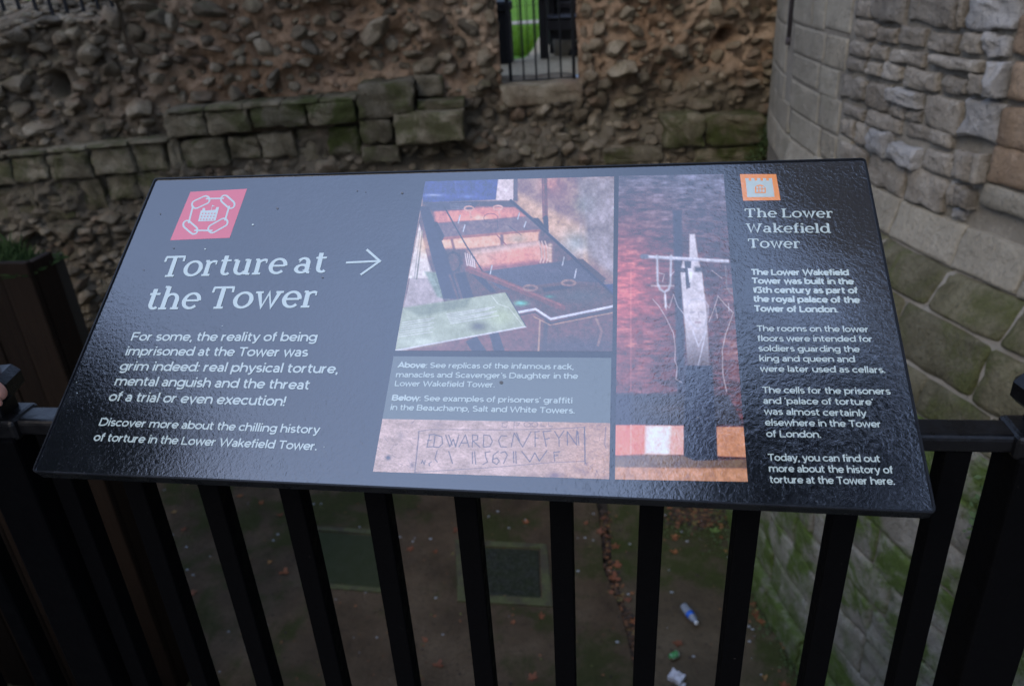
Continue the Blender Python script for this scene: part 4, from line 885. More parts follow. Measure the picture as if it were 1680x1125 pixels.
p.poly([(392, 405), (970, 372), (965, 430), (600, 470), (430, 470)], (222, 168, 148), 1, 14); p.blob(520, 440, 60, 26, (235, 190, 165), .8); p.blob(850, 420, 60, 30, (165, 160, 150), .8); p.line([(760, 390), (765, 460)], 18, (105, 95, 100), .8, 8); p.line([(735, 395), (790, 455)], 7, (120, 70, 70), .8); p.line([(480, 415), (495, 475)], 14, (110, 82, 82), .8, 8)
p.poly([(352, 332), (925, 290), (978, 366), (408, 420)], (124, 114, 126)); p.poly([(405, 408), (972, 362), (978, 374), (410, 424)], (160, 112, 88), 1, 6)
p.line([(800, 345), (870, 395)], 3, (60, 60, 80), .8); p.line([(735, 310), (740, 360)], 3, (60, 60, 80), .6); p.ring(700, 300, 40, 26, 4, (95, 80, 95), .6)
p.poly([(600, 490), (960, 430), (1040, 470), (1040, 545), (610, 605)], (205, 150, 142), 1, 8); p.blob(860, 500, 90, 50, (228, 142, 128), .8); p.blob(790, 545, 170, 26, (222, 138, 122), .5); p.poly([(560, 478), (960, 428), (950, 452), (575, 505)], (176, 150, 150), .8, 14); p.blob(650, 530, 50, 40, (215, 175, 160), .7); p.line([(600, 500), (960, 446)], 20, (214, 188, 178), .55, 26); p.line([(610, 592), (1030, 545)], 26, (120, 80, 86), .75, 28); p.line([(975, 432), (988, 548)], 6, (110, 84, 90), .7, 8)
for x in (968, 985, 1003): p.line([(x, 430), (x+14, 470), (x+18, 520), (x+8, 548)], 8, (195, 172, 168), .9, 5)
for k in range(6): p.blob(1032, 450+k*18, 13, 9, (200, 175, 165), .9)
for k in range(5): p.line([(556+k*12, 495+k*5), (572+k*10, 585)], 7, (212, 200, 205), .9, 4); p.line([(562+k*12, 495+k*5), (578+k*10, 585)], 3, (110, 105, 120), .8)
p.poly([(470, 485), (530, 478), (548, 560), (520, 605), (480, 600), (460, 540)], (112, 92, 92)); p.ring(490, 545, 40, 55, 9, (66, 64, 80), .95); p.line([(405, 472), (450, 490), (462, 540)], 7, (62, 62, 80), 1)
for k in range(8): t = k/8*6.28; p.blob(490+46*math.cos(t), 550+60*math.sin(t), 7, 7, (55, 56, 74), .95)
p.blob(528, 523, 14, 14, (80, 70, 80), .8)
p.poly([(640, 600), (1190, 530), (1345, 662), (1130, 650), (760, 705)], (92, 92, 114), 1, 5); p.blob(1000, 590, 200, 26, (112, 112, 134), .5)
for k in range(4): p.line([(860+k*70, 585-k*6), (925+k*70, 650-k*6)], 2, (60, 62, 84), .7)
p.poly([(480, 610), (600, 600), (760, 700), (1130, 655), (1385, 690), (1385, 800), (1040, 850), (950, 810), (840, 780), (560, 745)], (108, 82, 80), 1, 8); p.blob(1200, 735, 150, 40, (98, 106, 110), .8); p.poly([(985, 690), (1150, 670), (1150, 690), (1000, 712)], (62, 62, 82))
p.poly([(300, 235), (352, 235), (445, 480), (530, 750), (435, 750), (370, 520)], (60, 64, 90)); p.poly([(500, 610), (555, 600), (605, 745), (545, 750)], (54, 58, 84)); p.line([(470, 620), (515, 745)], 14, (120, 92, 90), .8, 6); p.poly([(590, 612), (640, 612), (730, 712), (700, 716)], (58, 62, 88))
p.poly([(372, 322), (400, 322), (440, 400), (430, 425), (385, 420), (412, 400)], (52, 56, 80))
p.line([(812, 203), (930, 305), (1185, 540), (1385, 725)], 16, (56, 60, 86), 1, 4); p.poly([(920, 300), (965, 300), (1025, 372), (1010, 380)], (52, 56, 80)); p.poly([(1180, 530), (1215, 530), (1345, 640), (1325, 662)], (92, 76, 84)); p.line([(860, 235), (1190, 530)], 3, (150, 155, 175), .5)
p.line([(440, 238), (560, 450), (660, 606)], 7, (48, 52, 74), 1); p.line([(444, 238), (560, 442)], 2, (140, 140, 155), .6)
p.line([(575, 585), (800, 672), (1100, 800)], 36, (128, 82, 74), 1, 5); p.line([(580, 577), (1090, 785)], 9, (162, 112, 98), .7, 6)
for x, y, h_ in ((522, 285, 42), (549, 338, 36), (854, 272, 34), (890, 320, 30), (1104, 518, 46), (1172, 585, 50), (700, 565, 48)): p.line([(x+6, y), (x-5, y+h_)], 8, (140, 150, 170), .95); p.line([(x+7, y), (x-3, y+h_)], 3, (212, 218, 228), .9)
for x, y in ((578, 246), (740, 242)): p.ring(x, y, 26, 12, 9, (205, 160, 155), .9); p.line([(x+3, y+10), (x+12, y+52)], 11, (200, 150, 145), .9)
for x, y in ((920, 690), (1135, 662)): p.ring(x, y, 38, 15, 12, (150, 128, 122), .95)
p.blob(870, 775, 42, 16, (110, 205, 200), .95); p.blob(1030, 738, 30, 9, (70, 150, 150), .8)
p.poly([(760, 850), (950, 815), (1035, 890), (1385, 830), (1385, 1050), (200, 1050)], (128, 98, 94), 1, 8); p.poly([(975, 870), (1385, 835), (1385, 1050), (968, 1050)], (118, 92, 92)); p.blob(1200, 1020, 260, 50, (90, 84, 104), .8); p.line([(975, 875), (966, 1050)], 10, (175, 150, 140), .9); p.line([(1010, 885), (1000, 1050)], 22, (92, 84, 98), .7, 8)
p.line([(1290, 865), (1320, 930), (1300, 1010)], 14, (150, 132, 126), .8, 6); p.poly([(560, 990), (620, 960), (680, 1050), (600, 1050)], (70, 74, 98)); p.poly([(690, 940), (740, 930), (780, 1050), (720, 1050)], (74, 78, 102))
p.line([(855, 826), (950, 808), (1035, 864), (1385, 792)], 13, (196, 202, 220), 1); p.line([(860, 842), (948, 826), (1035, 886), (1385, 812)], 6, (60, 62, 86), 1); p.line([(940, 850), (1032, 898), (1385, 828)], 4, (205, 175, 150), .8)
p.poly([(1335, 672), (1385, 668), (1385, 720)], (70, 84, 140))
p.noise(14, 14, .12, 4)
p.poly([(207, 803), (783, 714), (897, 905), (166, 1041)], (160, 174, 160)); p.poly([(215, 800), (590, 745), (560, 800), (300, 850)], (128, 142, 134), .8, 20); p.blob(630, 905, 50, 28, (105, 112, 116), .9); p.blob(760, 850, 70, 50, (172, 190, 160), .8); p.blob(300, 990, 130, 30, (190, 205, 195), .8)
for k in range(7): p.line([(452+k*4, 836+k*9), (720+k*4-(k % 3)*20, 796+k*8)], 3.4, (200, 206, 214), .85); p.line([(205-k*3, 884+k*13), (385-k*2-(k % 2)*20, 858+k*13)], 3.4, (200, 206, 214), .85)
p.line([(705, 735), (740, 780), (800, 800), (880, 900)], 4, (200, 212, 205), .8); p.line([(166, 1040), (897, 906)], 8, (196, 202, 212), 1); p.line([(783, 714), (897, 905)], 5, (70, 80, 84), .9)
p.noise(30, 30, .1, 7); p.noise(5, 5, .07, 8); p.build('rack_photograph', 'printed photograph of the wooden rack with a green caption board')
# 2: manacles hanging on a stand
p = Paint([(1015.3, 288.8), (1187, 286), (1227, 790), (1009, 786)], 210, 430, (1, 0, 0))
p.C[:] = (92, 66, 72); hz = np.clip((p.Y-300)/160, 0, 1)[..., None]; p.C = p.C*hz+np.array((100, 102, 122))*(1-hz)  # print top fades into the colour of the sky-reflection haze
p.blob(1020, 480, 62, 95, (204, 96, 90), .9); p.blob(1040, 590, 60, 60, (142, 88, 80), .7); p.blob(1205, 560, 30, 110, (122, 88, 84), .8); p.blob(1200, 400, 20, 60, (98, 80, 86), .6); p.blob(1060, 340, 50, 40, (110, 84, 90), .4)
p.noise(14, 4, .35, 3, 4); p.noise(40, 12, .22, 9)
p.line([(1035, 440), (1035, 640)], 1, (240, 150, 150), .4)
p.poly([(1104, 345), (1118, 345), (1124, 650), (1112, 650)], (62, 68, 90), .85, 4)
p.poly([(1131, 384), (1140, 384), (1146, 428), (1152, 446), (1160, 520), (1165, 620), (1130, 628), (1124, 540), (1116, 446), (1120, 428), (1131, 428)], (186, 182, 190), 1, 3)
yy = np.clip((p.Y-530)/80, 0, 1); p.put(yy*np.clip(.5-p.sd([(1116, 500), (1160, 500), (1168, 632), (1126, 632)])/3, 0, 1), (96, 88, 100))
p.poly([(1123, 428), (1134, 428), (1132, 472), (1126, 474)], (70, 74, 92), .9, 2); p.poly([(1112, 440), (1134, 440), (1134, 447), (1112, 447)], (74, 76, 92), .9, 2); p.poly([(1140, 438), (1152, 438), (1152, 446), (1140, 446)], (70, 74, 90), .9)
p.poly([(1128, 440), (1136, 440), (1136, 460), (1131, 464)], (205, 205, 212), 1, 2)
p.line([(1056, 421), (1194, 429)], 5.5, (162, 164, 180), 1); p.line([(1056, 420), (1194, 427.5)], 2, (212, 215, 225), .9); p.line([(1054, 421), (1060, 421)], 8, (105, 110, 130), 1)
p.line([(1078, 420), (1079, 465), (1083, 475), (1090, 479), (1097, 475), (1100, 465), (1101, 420)], 4, (168, 172, 185), 1); p.line([(1069, 469), (1105, 469)], 2, (190, 192, 200), .9)
p.line([(1190, 436), (1192, 470), (1197, 480), (1203, 483)], 2.5, (120, 122, 138), .9); p.line([(1188, 474), (1203, 474)], 1.5, (170, 150, 150), .8)
for L_ in ([(1091, 480), (1093, 500), (1098, 505), (1101, 495), (1105, 483), (1112, 503), (1122, 515), (1128, 528)], [(1071, 491), (1081, 502), (1092, 520), (1105, 547), (1108, 571), (1107, 591), (1111, 602), (1109, 622), (1118, 627)], [(1082, 448), (1090, 450), (1087, 462)], [(1100, 452), (1106, 446)], [(1178, 486), (1172, 505), (1163, 528)], [(1178, 486), (1190, 500), (1203, 513), (1190, 550), (1185, 574), (1186, 614), (1192, 642)], [(1174, 505), (1177, 522)], [(1195, 498), (1196, 510)], [(1136, 541), (1146, 568), (1158, 543)], [(1158, 545), (1150, 580), (1145, 600)], [(1168, 444), (1184, 456)], [(1092, 500), (1093, 508)]):
    p.line(L_, 1.7, (190, 196, 212), .65, 1.8)
p.line([(1091, 484), (1092, 503)], 4, (210, 215, 225), .8)
p.blob(1145, 508, 17, 27, (192, 186, 190), .8); p.line([(1128, 500), (1133, 492), (1145, 490), (1157, 494), (1162, 502), (1161, 522), (1155, 536), (1144, 539), (1135, 532), (1129, 518)], 1.5, (170, 170, 185), .9)
p.line([(1133, 513), (1140, 512)], 1.4, (140, 135, 150), .9); p.line([(1149, 512), (1155, 513)], 1.4, (140, 135, 150), .9); p.line([(1146, 512), (1147, 522), (1144, 523)], 1.2, (160, 150, 160), .9); p.line([(1141, 529), (1149, 529)], 1.6, (150, 120, 130), .9)
p.poly([(1005, 646), (1195, 648), (1218, 697), (1005, 697)], (68, 66, 74), .95, 6); p.poly([(1004, 646), (1036, 646), (1036, 697), (1004, 697)], (64, 66, 90), .8, 8); p.blob(1090, 670, 40, 14, (92, 84, 74), .6)
p.poly([(1124, 600), (1168, 600), (1178, 758), (1122, 756)], (50, 58, 82), 1, 3)
p.poly([(1004, 697), (1059, 697), (1058, 747), (1004, 747)], (226, 128, 112), 1, 2); p.poly([(1058, 698), (1122, 698), (1122, 746), (1058, 746)], (224, 160, 150), 1, 2); p.poly([(1059, 699), (1100, 699), (1099, 745), (1058, 745)], (234, 214, 214), .95, 6); p.line([(1035, 697), (1035, 747)], 1.5, (245, 190, 180), .7)
p.poly([(1174, 700), (1230, 700), (1230, 750), (1176, 748)], (196, 140, 112), 1, 2)
p.poly([(1122, 690), (1175, 690), (1177, 756), (1122, 754)], (46, 54, 76), 1, 2)
p.poly([(1000, 748), (1060, 745), (1122, 747), (1140, 755), (1232, 752), (1232, 768), (1000, 768)], (122, 106, 94), 1, 4); p.poly([(1000, 766), (1235, 768), (1235, 800), (1000, 800)], (186, 138, 112), 1, 3)
p.noise(10, 10, .12, 5); p.noise(3, 3, .1, 6); p.build('manacles_photograph', 'printed photograph of iron shackles hung on a stand against red stone', np.array((.05, .06, .095)))
# 3: graffiti stone
p = Paint([(627.5, 687), (1001, 693.8), (999.5, 785.8), (612, 773.3)], 400, 110, (4, 600, 560))
p.C[:] = (182, 160, 158); p.put(np.clip((p.X-900)/800, 0, .7), (176, 140, 126)); p.noise(90, 50, .14, 1); p.noise(16, 9, .13, 2); p.noise(5, 5, .1, 3)
dk = (84, 82, 106)
def grv(L_, w_=6, al=.8): p.line([(x+2, y+3) for x, y in L_], w_*.8, (212, 190, 184), .5, 3); p.line(L_, w_, dk, al, 3)
grv([(350, 590), (420, 578), (900, 580), (1200, 575), (1440, 563)], 4, .7); grv([(350, 588), (340, 700), (322, 862)], 6, .8); grv([(1436, 565), (1440, 800)], 8, .85); grv([(322, 858), (800, 828), (1200, 795), (1440, 785)], 4, .65); grv([(1575, 560), (1570, 680), (1578, 700)], 5, .6)
for L_ in ([(420, 612), (402, 692), (440, 690)], [(405, 650), (430, 648)], [(415, 612), (450, 610)], [(455, 612), (446, 692), (480, 694), (505, 670), (500, 625), (455, 612)], [(525, 615), (552, 690), (575, 640), (590, 692), (612, 612)], [(545, 615), (568, 680)], [(612, 692), (655, 612), (678, 692)], [(628, 665), (668, 665)], [(702, 612), (700, 694)], [(702, 612), (735, 618), (735, 645), (704, 652), (750, 694)], [(775, 612), (772, 692), (815, 690), (832, 655), (815, 618), (775, 612)],
            [(925, 620), (890, 618), (872, 650), (885, 690), (925, 692)], [(955, 692), (975, 600), (1030, 692), (1085, 592)], [(990, 600), (1010, 650)], [(1112, 592), (1112, 690)], [(1112, 592), (1140, 590)], [(1112, 635), (1132, 633)], [(1165, 592), (1185, 690)], [(1165, 592), (1215, 586)], [(1178, 640), (1205, 636)], [(1240, 590), (1268, 635), (1300, 588)], [(1268, 635), (1270, 688)], [(1325, 680), (1322, 590), (1385, 680), (1385, 585)], [(1392, 590), (1400, 680)],
            [(715, 722), (722, 805)], [(700, 725), (702, 800)], [(818, 722), (785, 728), (788, 760), (800, 790), (770, 806)], [(870, 720), (838, 745), (832, 790), (860, 806), (878, 785), (862, 765), (836, 772)], [(888, 730), (915, 722), (930, 745), (905, 800)], [(985, 722), (988, 800)], [(970, 722), (972, 795)], [(1025, 722), (1078, 790), (1110, 730), (1140, 785), (1190, 715)], [(1235, 725), (1240, 785)], [(1235, 728), (1275, 722)], [(1238, 750), (1262, 748)], [(470, 715), (455, 770), (470, 790)], [(545, 720), (570, 800)], [(430, 790), (415, 800), (420, 815)], [(365, 800), (372, 780), (385, 808), (390, 780)]):
    grv(L_, 6, .85)
for L_ in ([(930, 530), (898, 535), (895, 560), (925, 562), (928, 548)], [(975, 528), (972, 572)], [(975, 530), (1010, 535), (1000, 552), (975, 552)], [(1150, 535), (1152, 558), (1180, 558)], [(1200, 530), (1202, 556), (1228, 555)]): grv(L_, 4, .65)
p.ring(1060, 545, 22, 16, 4, dk, .6); p.ring(1110, 545, 20, 16, 4, dk, .6); p.blob(148, 762, 16, 14, (72, 76, 100), .95); p.blob(1240, 880, 45, 28, (112, 98, 110), .8); p.blob(1100, 880, 35, 22, (150, 128, 128), .7); p.blob(820, 880, 60, 20, (160, 140, 142), .7); p.blob(305, 812, 14, 22, (120, 112, 130), .7); p.blob(230, 620, 20, 30, (150, 136, 142), .6); p.blob(480, 545, 40, 16, (150, 134, 142), .6)
rs = random.Random(5)
for _ in range(46):
    x, y = (rs.uniform(1380, 1600) if rs.random() < .6 else rs.uniform(60, 340)), rs.uniform(530, 880); p.line([(x, y), (x+rs.uniform(-30, 30), y+rs.uniform(-40, 40))], 2.5, dk, .5)
p.build('graffiti_photograph', 'printed photograph of carved stone with an old inscription')
# small marks on the glass-like surface
P = Print()
def dot(P, x, y, r_, l=LF*5): P.poly([(x+r_*math.cos(t*.785), y+r_*.8*math.sin(t*.785)) for t in range(8)], l)
for x, y, r_ in ((822.5, 627.5, 3.2), (263, 351, 1.3), (285, 407, 1.6), (529, 455, 2), (660, 317, 2), (1145, 685, 1.8), (455, 342, 2), (236, 443, 1), (586, 313, 1.5), (600, 315, 1.2)): dot(P, x, y, r_)
a = N('dark_spot'); P.build('dirt_spots', gloss(a, (.02, .02, .022), 1, .5))
P = Print()
for x, y, r_ in ((415, 369, 1.7), (337, 409, 1.4), (1006.5, 342.5, 1.1), (365, 535, .8), (532, 733, .8), (126, 627, .7), (127, 645, .8)): dot(P, x, y, r_)
P.build('pale_spots', M_white)
# ================================================================== things on the pit floor
PZ = -3.0
def fl(x, y, z=PZ): return on_z(x, y, z)
a = N('mossy_frame'); M_cfr = a.fin(a.mix(a.rng(a.noise(pos(a), 7, 6, .7), .42, .6), a.mix(a.noise(pos(a), 30, 5), (.05, .06, .018), (.12, .125, .05)), (.06, .05, .03)), .9, a.bump(a.noise(pos(a), 30, 6, .8), .02))
a = N('cover_stone'); M_cov = a.fin(a.mix(a.noise(pos(a), 9, 6), a.mix(a.rng(a.noise(pos(a), 50, 5), .4, .6), (.022, .022, .023), (.06, .06, .058)), (.025, .035, .01)), .85, a.bump(a.noise(pos(a), 22, 7, .8), .03), .15)
a = N('cover_stone_green'); M_cov2 = a.fin(a.mix(a.noise(pos(a), 9, 6), (.03, .042, .014), (.055, .06, .035)), .85, a.bump(a.noise(pos(a), 22, 7, .8), .03), .15)
def cover(label, outer, inner, m):
    o = [fl(*q) for q in outer]; i = [fl(*q) for q in inner]; c = sum(o, Vector())/4
    t = thing('inspection_cover', c, label, 'drain cover', 'square inspection covers in the pit floor')
    bm = bmesh.new(); A_ = []
    for q, h_ in ((o, -.01), (o, .014), (i, .018), (i, -.02)): A_.append([bm.verts.new((p.x, p.y, PZ+h_)) for p in q])
    for r1, r2 in zip(A_, A_[1:]):
        for k in range(4): bm.faces.new((r1[k], r1[(k+1) % 4], r2[(k+1) % 4], r2[k]))
    bmesh.ops.recalc_face_normals(bm, faces=bm.faces); link('frame', bm_mesh('cf', bm), M_cfr, t)
    bm = bmesh.new(); B_ = []; ci = sum(i, Vector())/4; sh = [ci+(p-ci)*.96 for p in i]
    B_ = [[bm.verts.new((p.x, p.y, PZ+z)) for p in q] for q, z in ((sh, -.03), (sh, .002), ([ci+(p-ci)*.93 for p in i], .010))]
    for r1, r2 in zip(B_, B_[1:]):
        for k in range(4): bm.faces.new((r1[k], r1[(k+1) % 4], r2[(k+1) % 4], r2[k]))
    bm.faces.new(B_[-1]); bmesh.ops.recalc_face_normals(bm, faces=bm.faces); link('cover_slab', bm_mesh('cs', bm), m, t)
cover('dark square cover in a moss-edged frame, nearer the middle of the pit floor', [(746.7, 886), (897, 894), (907, 996), (751, 987)], [(762, 896), (886, 901), (890, 983), (763, 976.7)], M_cov)
cover('greenish square cover left of the dark one on the pit floor', [(490, 862), (638, 872), (640, 974), (494, 962)], [(498, 869), (630, 879), (632, 967), (502, 956)], M_cov2)
# fallen leaves
a = N('orange_leaf'); oi = a.n('ShaderNodeObjectInfo'); M_leaf = a.fin(a.mix(a.noise(pos(a), 60, 3), a.ramp(oi.outputs['Random'], [(0, (.16, .045, .015)), (.45, (.3, .09, .025)), (.8, (.38, .15, .04)), (1, (.3, .2, .05))]), (.1, .035, .015)), .7)
a = N('green_leaf'); M_gleaf = a.fin((.1, .16, .03), .6)
def leaf_mesh(k, lob=5):
    rr = random.Random(50+k); v = [(0, 0, .004)]; n = lob*6; f = []
    for i in range(n):
        t = i/n*2*math.pi; r_ = (.35+.65*abs(math.cos(t*lob/2))**1.4)*(.9+.2*rr.random()); r_ *= 1-.35*(math.cos(t) < -.8)
        v.append((r_*math.cos(t)*.5, r_*math.sin(t)*.5, .10*r_*r_+.06*rr.random()))
    for i in range(n): f.append((0, 1+i, 1+(i+1) % n))
    me = mesh('fallen_leaf', v, f, True); me.materials.append(M_leaf); return me
LM = [leaf_mesh(k, (5, 3, 5, 4, 5)[k]) for k in range(5)]
lp = [(x/3, 750+y/3) for x, y in ((350,295),(350,380),(620,435),(905,355),(725,510),(695,550),(600,545),(760,545),(480,655),(795,690),(820,1040),(1380,285),(1285,225),(1330,515),(860,270),(570,315),(1400,565),(945,670),(1180,190),(670,440))]
lp += [(560+x/3, 800+y/3) for x, y in ((910,170),(565,210),(340,300),(465,315),(865,495),(845,660),(480,870),(415,750),(1205,175),(1270,215),(1350,290),(1310,240),(1360,385),(1410,550),(1430,520),(1330,515),(1440,665),(1640,240),(1655,765),(940,935),(985,635),(1345,440),(1290,150))]
lp += [(1000+x/3.26, 780+y/3.26) for x, y in ((540,245),(350,340),(620,405),(765,690),(800,770),(785,720),(365,895),(130,780),(40,480),(400,215),(450,205),(490,235),(425,240),(830,1080),(930,1120),(350,410),(530,210),(560,230),(465,250),(780,740),(820,790),(600,330))]
GAPX = [(72, 100, 207, 230), (143, 215, 267, 325), (258, 337, 362, 430), (380, 468, 465, 542), (508, 605, 580, 657), (643, 750, 692, 783), (787, 903, 813, 913), (935, 1057, 939, 1043), (1088, 1209, 1072, 1178), (1244, 1362, 1210, 1311), (1402, 1540, 1347, 1449)]
ORD = 'first second third fourth fifth sixth seventh eighth ninth tenth eleventh twelfth thirteenth fourteenth fifteenth'.split()
def gap_of(x, y):
    t = (y-815)/310; c = [((a_+b_)/2*(1-t)+(c_+d_)/2*t) for a_, b_, c_, d_ in GAPX]; return min(range(11), key=lambda k: abs(c[k]-x))
byg = {}
for q in lp: byg.setdefault(gap_of(*q), []).append(q)
for g_ in byg.values(): g_.sort(key=lambda q: q[1])
for i, (x, y) in enumerate(lp):
    right = x > np.interp(y, [q[1] for q in ER], [q[0] for q in ER]); z = -3.028 if right else -2.998
    p = fl(x, y, z); sz = rnd.uniform(.05, .11)
    if 'p' in D.objects: pass
    M_ = Matrix.Translation(p) @ Matrix.Rotation(rnd.uniform(0, 6.28), 4, 'Z') @ Matrix.Rotation(rnd.gauss(0, .15), 4, 'X') @ Matrix.Diagonal((sz, sz*rnd.uniform(.5, 1), sz, 1))
    tag(link('fallen_leaf', LM[i % 5], M_leaf, None, M_), 'small orange-brown fallen leaf in the %s railing gap from the left, %s one down' % (ORD[gap_of(x, y)], ORD[byg[gap_of(x, y)].index((x, y))]), 'leaf', 'orange fallen leaves on the pit floor')
p = fl(1172, 871, -3.02); me = LM[0].copy(); me.materials.clear(); me.materials.append(M_gleaf)
tag(link('green_leaf', me, None, None, Matrix.Translation(p) @ Matrix.Diagonal((.13, .08, .1, 1))), 'single yellow-green leaf near the foot of the mossy tower wall', 'leaf')
# fragments of dead leaf in the gutter and grit on the concrete
v, f = [], []
def shard(p, s_, zz_):
    k = len(v)
    for t in range(4): a_ = t*1.57+rnd.random(); v.append((p.x+s_*math.cos(a_)*rnd.uniform(.5, 1), p.y+s_*math.sin(a_)*rnd.uniform(.4, 1), zz_+rnd.random()*s_*.6))
    f.append((k, k+1, k+2)); f.append((k, k+2, k+3))
for _ in range(1400):
    k = rnd.random()*(len(EL)-1.001); i = int(k); q = k-i
    e = el[i].lerp(el[i+1], q); g = er[i].lerp(er[i+1], q); shard(e.lerp(g, rnd.gauss(.55, .45)), rnd.uniform(.006, .03), -3.06+rnd.random()*.04)
for _ in range(700):
    p = fl(rnd.gauss(1150, 28), rnd.gauss(846, 8), -3.02); shard(p, rnd.uniform(.01, .04), -3.025)
for _ in range(900):
    p = fl(rnd.uniform(100, 1300), rnd.uniform(790, 1125)); shard(p, rnd.uniform(.004, .018), -2.999)
a = N('leaf_litter'); gi = a.n('ShaderNodeNewGeometry'); M_lit = a.fin(a.ramp(gi.outputs['Random Per Island'], [(0, (.02, .014, .01)), (.6, (.06, .035, .02)), (.85, (.2, .08, .03)), (1, (.1, .11, .03))]), .85)
tag(link('leaf_litter', mesh('litter', v, f), M_lit), 'dark crumbled leaf litter in the floor gutter and scattered over the pit', 'leaf litter', kind='stuff')
v, f = [], []
a = N('pale_grit'); M_grit = a.fin((.27, .28, .29), .8)
wp = [(x/3, 750+y/3) for x, y in ((600,215),(808,160),(850,380),(918,440),(1035,487),(950,578),(922,552),(1368,378),(1345,408),(1545,228),(1580,228),(1125,856),(765,895),(520,860))]+[(560+x/3, 800+y/3) for x, y in ((90,192),(290,242),(352,263),(440,250),(825,197),(908,157),(850,450),(910,480),(500,720),(175,735),(1165,408),(1240,257),(1200,245),(1412,522),(1358,757),(1240,127),(1625,512),(465,540),(725,140),(770,115),(1420,275))]+[(1000+x/3.26, 780+y/3.26) for x, y in ((298,210),(450,965),(415,350),(645,475),(765,820),(110,365),(745,805),(748,885),(42,888),(335,622),(385,300),(635,435))]
for x, y in wp+[(rnd.uniform(100, 1300), rnd.uniform(795, 1125)) for _ in range(45)]:
    big = (x, y) in wp; p = fl(x, y); s_ = rnd.uniform(.009, .015) if big else rnd.uniform(.004, .009); k = len(v)
    for t in range(7): v.append((p.x+s_*math.cos(t*.9), p.y+s_*.8*math.sin(t*.9), PZ+.001))
    v.append((p.x, p.y, PZ+s_*.45)); f += [(k+t, k+(t+1) % 7, k+7) for t in range(7)]
tag(link('pale_grit', mesh('grit', v, f), M_grit), 'pale specks and pebbles scattered over the dark pit floor', 'grit', kind='stuff')
for x0, y0 in ((113.5, 807), (369, 792)):
    pass
# plastic bottle
a = N('clear_plastic'); a.b.inputs['Transmission Weight'].default_value = .6; M_pet = a.fin((.45, .5, .56), .18)
a = N('blue_label'); M_bl = a.fin((.02, .12, .55), .5); a = N('white_cap'); M_wc = a.fin((.75, .78, .8), .5)
b0, b1 = fl(1121, 998, -3.0), fl(1143, 1028, -3.0); ax = (b1-b0); Lb = ax.length; ax.normalize()
bo = b0+Vector((0, 0, .035)); bt_ = thing('plastic_bottle', bo, 'crushed clear plastic bottle with a blue label lying on the pit floor', 'bottle')
BM = Matrix.Translation(bo) @ ax.to_track_quat('Z', 'Y').to_matrix().to_4x4()
def lathe(name, prof, m, par, MW, n=20, crush=0):
    bm = bmesh.new(); R0 = []
    for z, r_ in prof: R0.append([bm.verts.new((r_*math.cos(k*6.2832/n), r_*math.sin(k*6.2832/n)*(1-crush*(.5+.5*math.sin(z*60))), z)) for k in range(n)])
    for A_, B_ in zip(R0, R0[1:]):
        for k in range(n): bm.faces.new((A_[k], A_[(k+1) % n], B_[(k+1) % n], B_[k])).smooth = True
    if prof[0][1] > .001: bm.faces.new(R0[0][::-1])
    if prof[-1][1] > .001: bm.faces.new(R0[-1])
    return link(name, bm_mesh(name, bm), m, par, MW)
lathe('body', [(0, .024), (.004, .03), (Lb*.12, .031), (Lb*.16, .029), (Lb*.2, .031), (Lb*.45, .031), (Lb*.5, .029), (Lb*.72, .031), (Lb*.82, .024), (Lb*.9, .013), (Lb*.94, .012)], M_pet, bt_, BM, crush=.2)
lathe('label', [(Lb*.44, .0318), (Lb*.62, .0318)], M_bl, bt_, BM, crush=.2); lathe('cap', [(Lb*.92, .015), (Lb*1.0, .015)], M_wc, bt_, BM)
c0 = fl(1106, 1079, -3.03); a = N('green_can_paint'); M_can = a.fin(a.mix(a.rng(a.noise(pos(a), 30, 3), .45, .55), (.03, .22, .05), (.35, .45, .35)), .35); a = N('can_metal'); a.b.inputs['Metallic'].default_value = 1; M_cm = a.fin((.6, .6, .6), .35)
ca = thing('drinks_can', c0, 'small squashed green drinks can on the pit floor below the bottle', 'can'); CM = Matrix.Translation(c0+Vector((-.03, -.02, .026))) @ Vector((.8, .6, 0)).to_track_quat('Z', 'Y').to_matrix().to_4x4()
lathe('body', [(0, .02), (.006, .026), (.065, .026), (.072, .02)], M_can, ca, CM, crush=.35); lathe('can_end', [(.0725, .019), (.074, .017)], M_cm, ca, CM, crush=.35)
c0 = fl(1110, 1113, -3.03); a = N('white_carton'); M_wh = a.fin(a.mix(a.noise(pos(a), 40, 2), (.42, .4, .46), (.6, .62, .62)), .6)
pk = thing('white_packet', c0, 'crumpled white paper packet at the bottom edge of the pit floor', 'packet'); bm = bmesh.new(); bmesh.ops.create_grid(bm, x_segments=10, y_segments=8, size=.5)
for v_ in bm.verts: v_.co = Vector((v_.co.x*.1, v_.co.y*.085, .035+.012*float(vn(v_.co.x*4, v_.co.y*4, 2))+.01*float(vn(v_.co.x*9, v_.co.y*9, 5))))
r = bmesh.ops.extrude_face_region(bm, geom=bm.faces[:])
for g in r['geom']:
    if isinstance(g, bmesh.types.BMVert): g.co.z -= .035
bmesh.ops.recalc_face_normals(bm, faces=bm.faces)
link('packet_body', bm_mesh('pk', bm), M_wh, pk, Matrix.Translation(c0) @ Matrix.Rotation(-.5, 4, 'Z'))
box('packet_flap', .03, .075, -.045, -.01, .005, .01, M_wh, pk, 0, 1, Matrix.Translation(c0) @ Matrix.Rotation(-.5, 4, 'Z'))
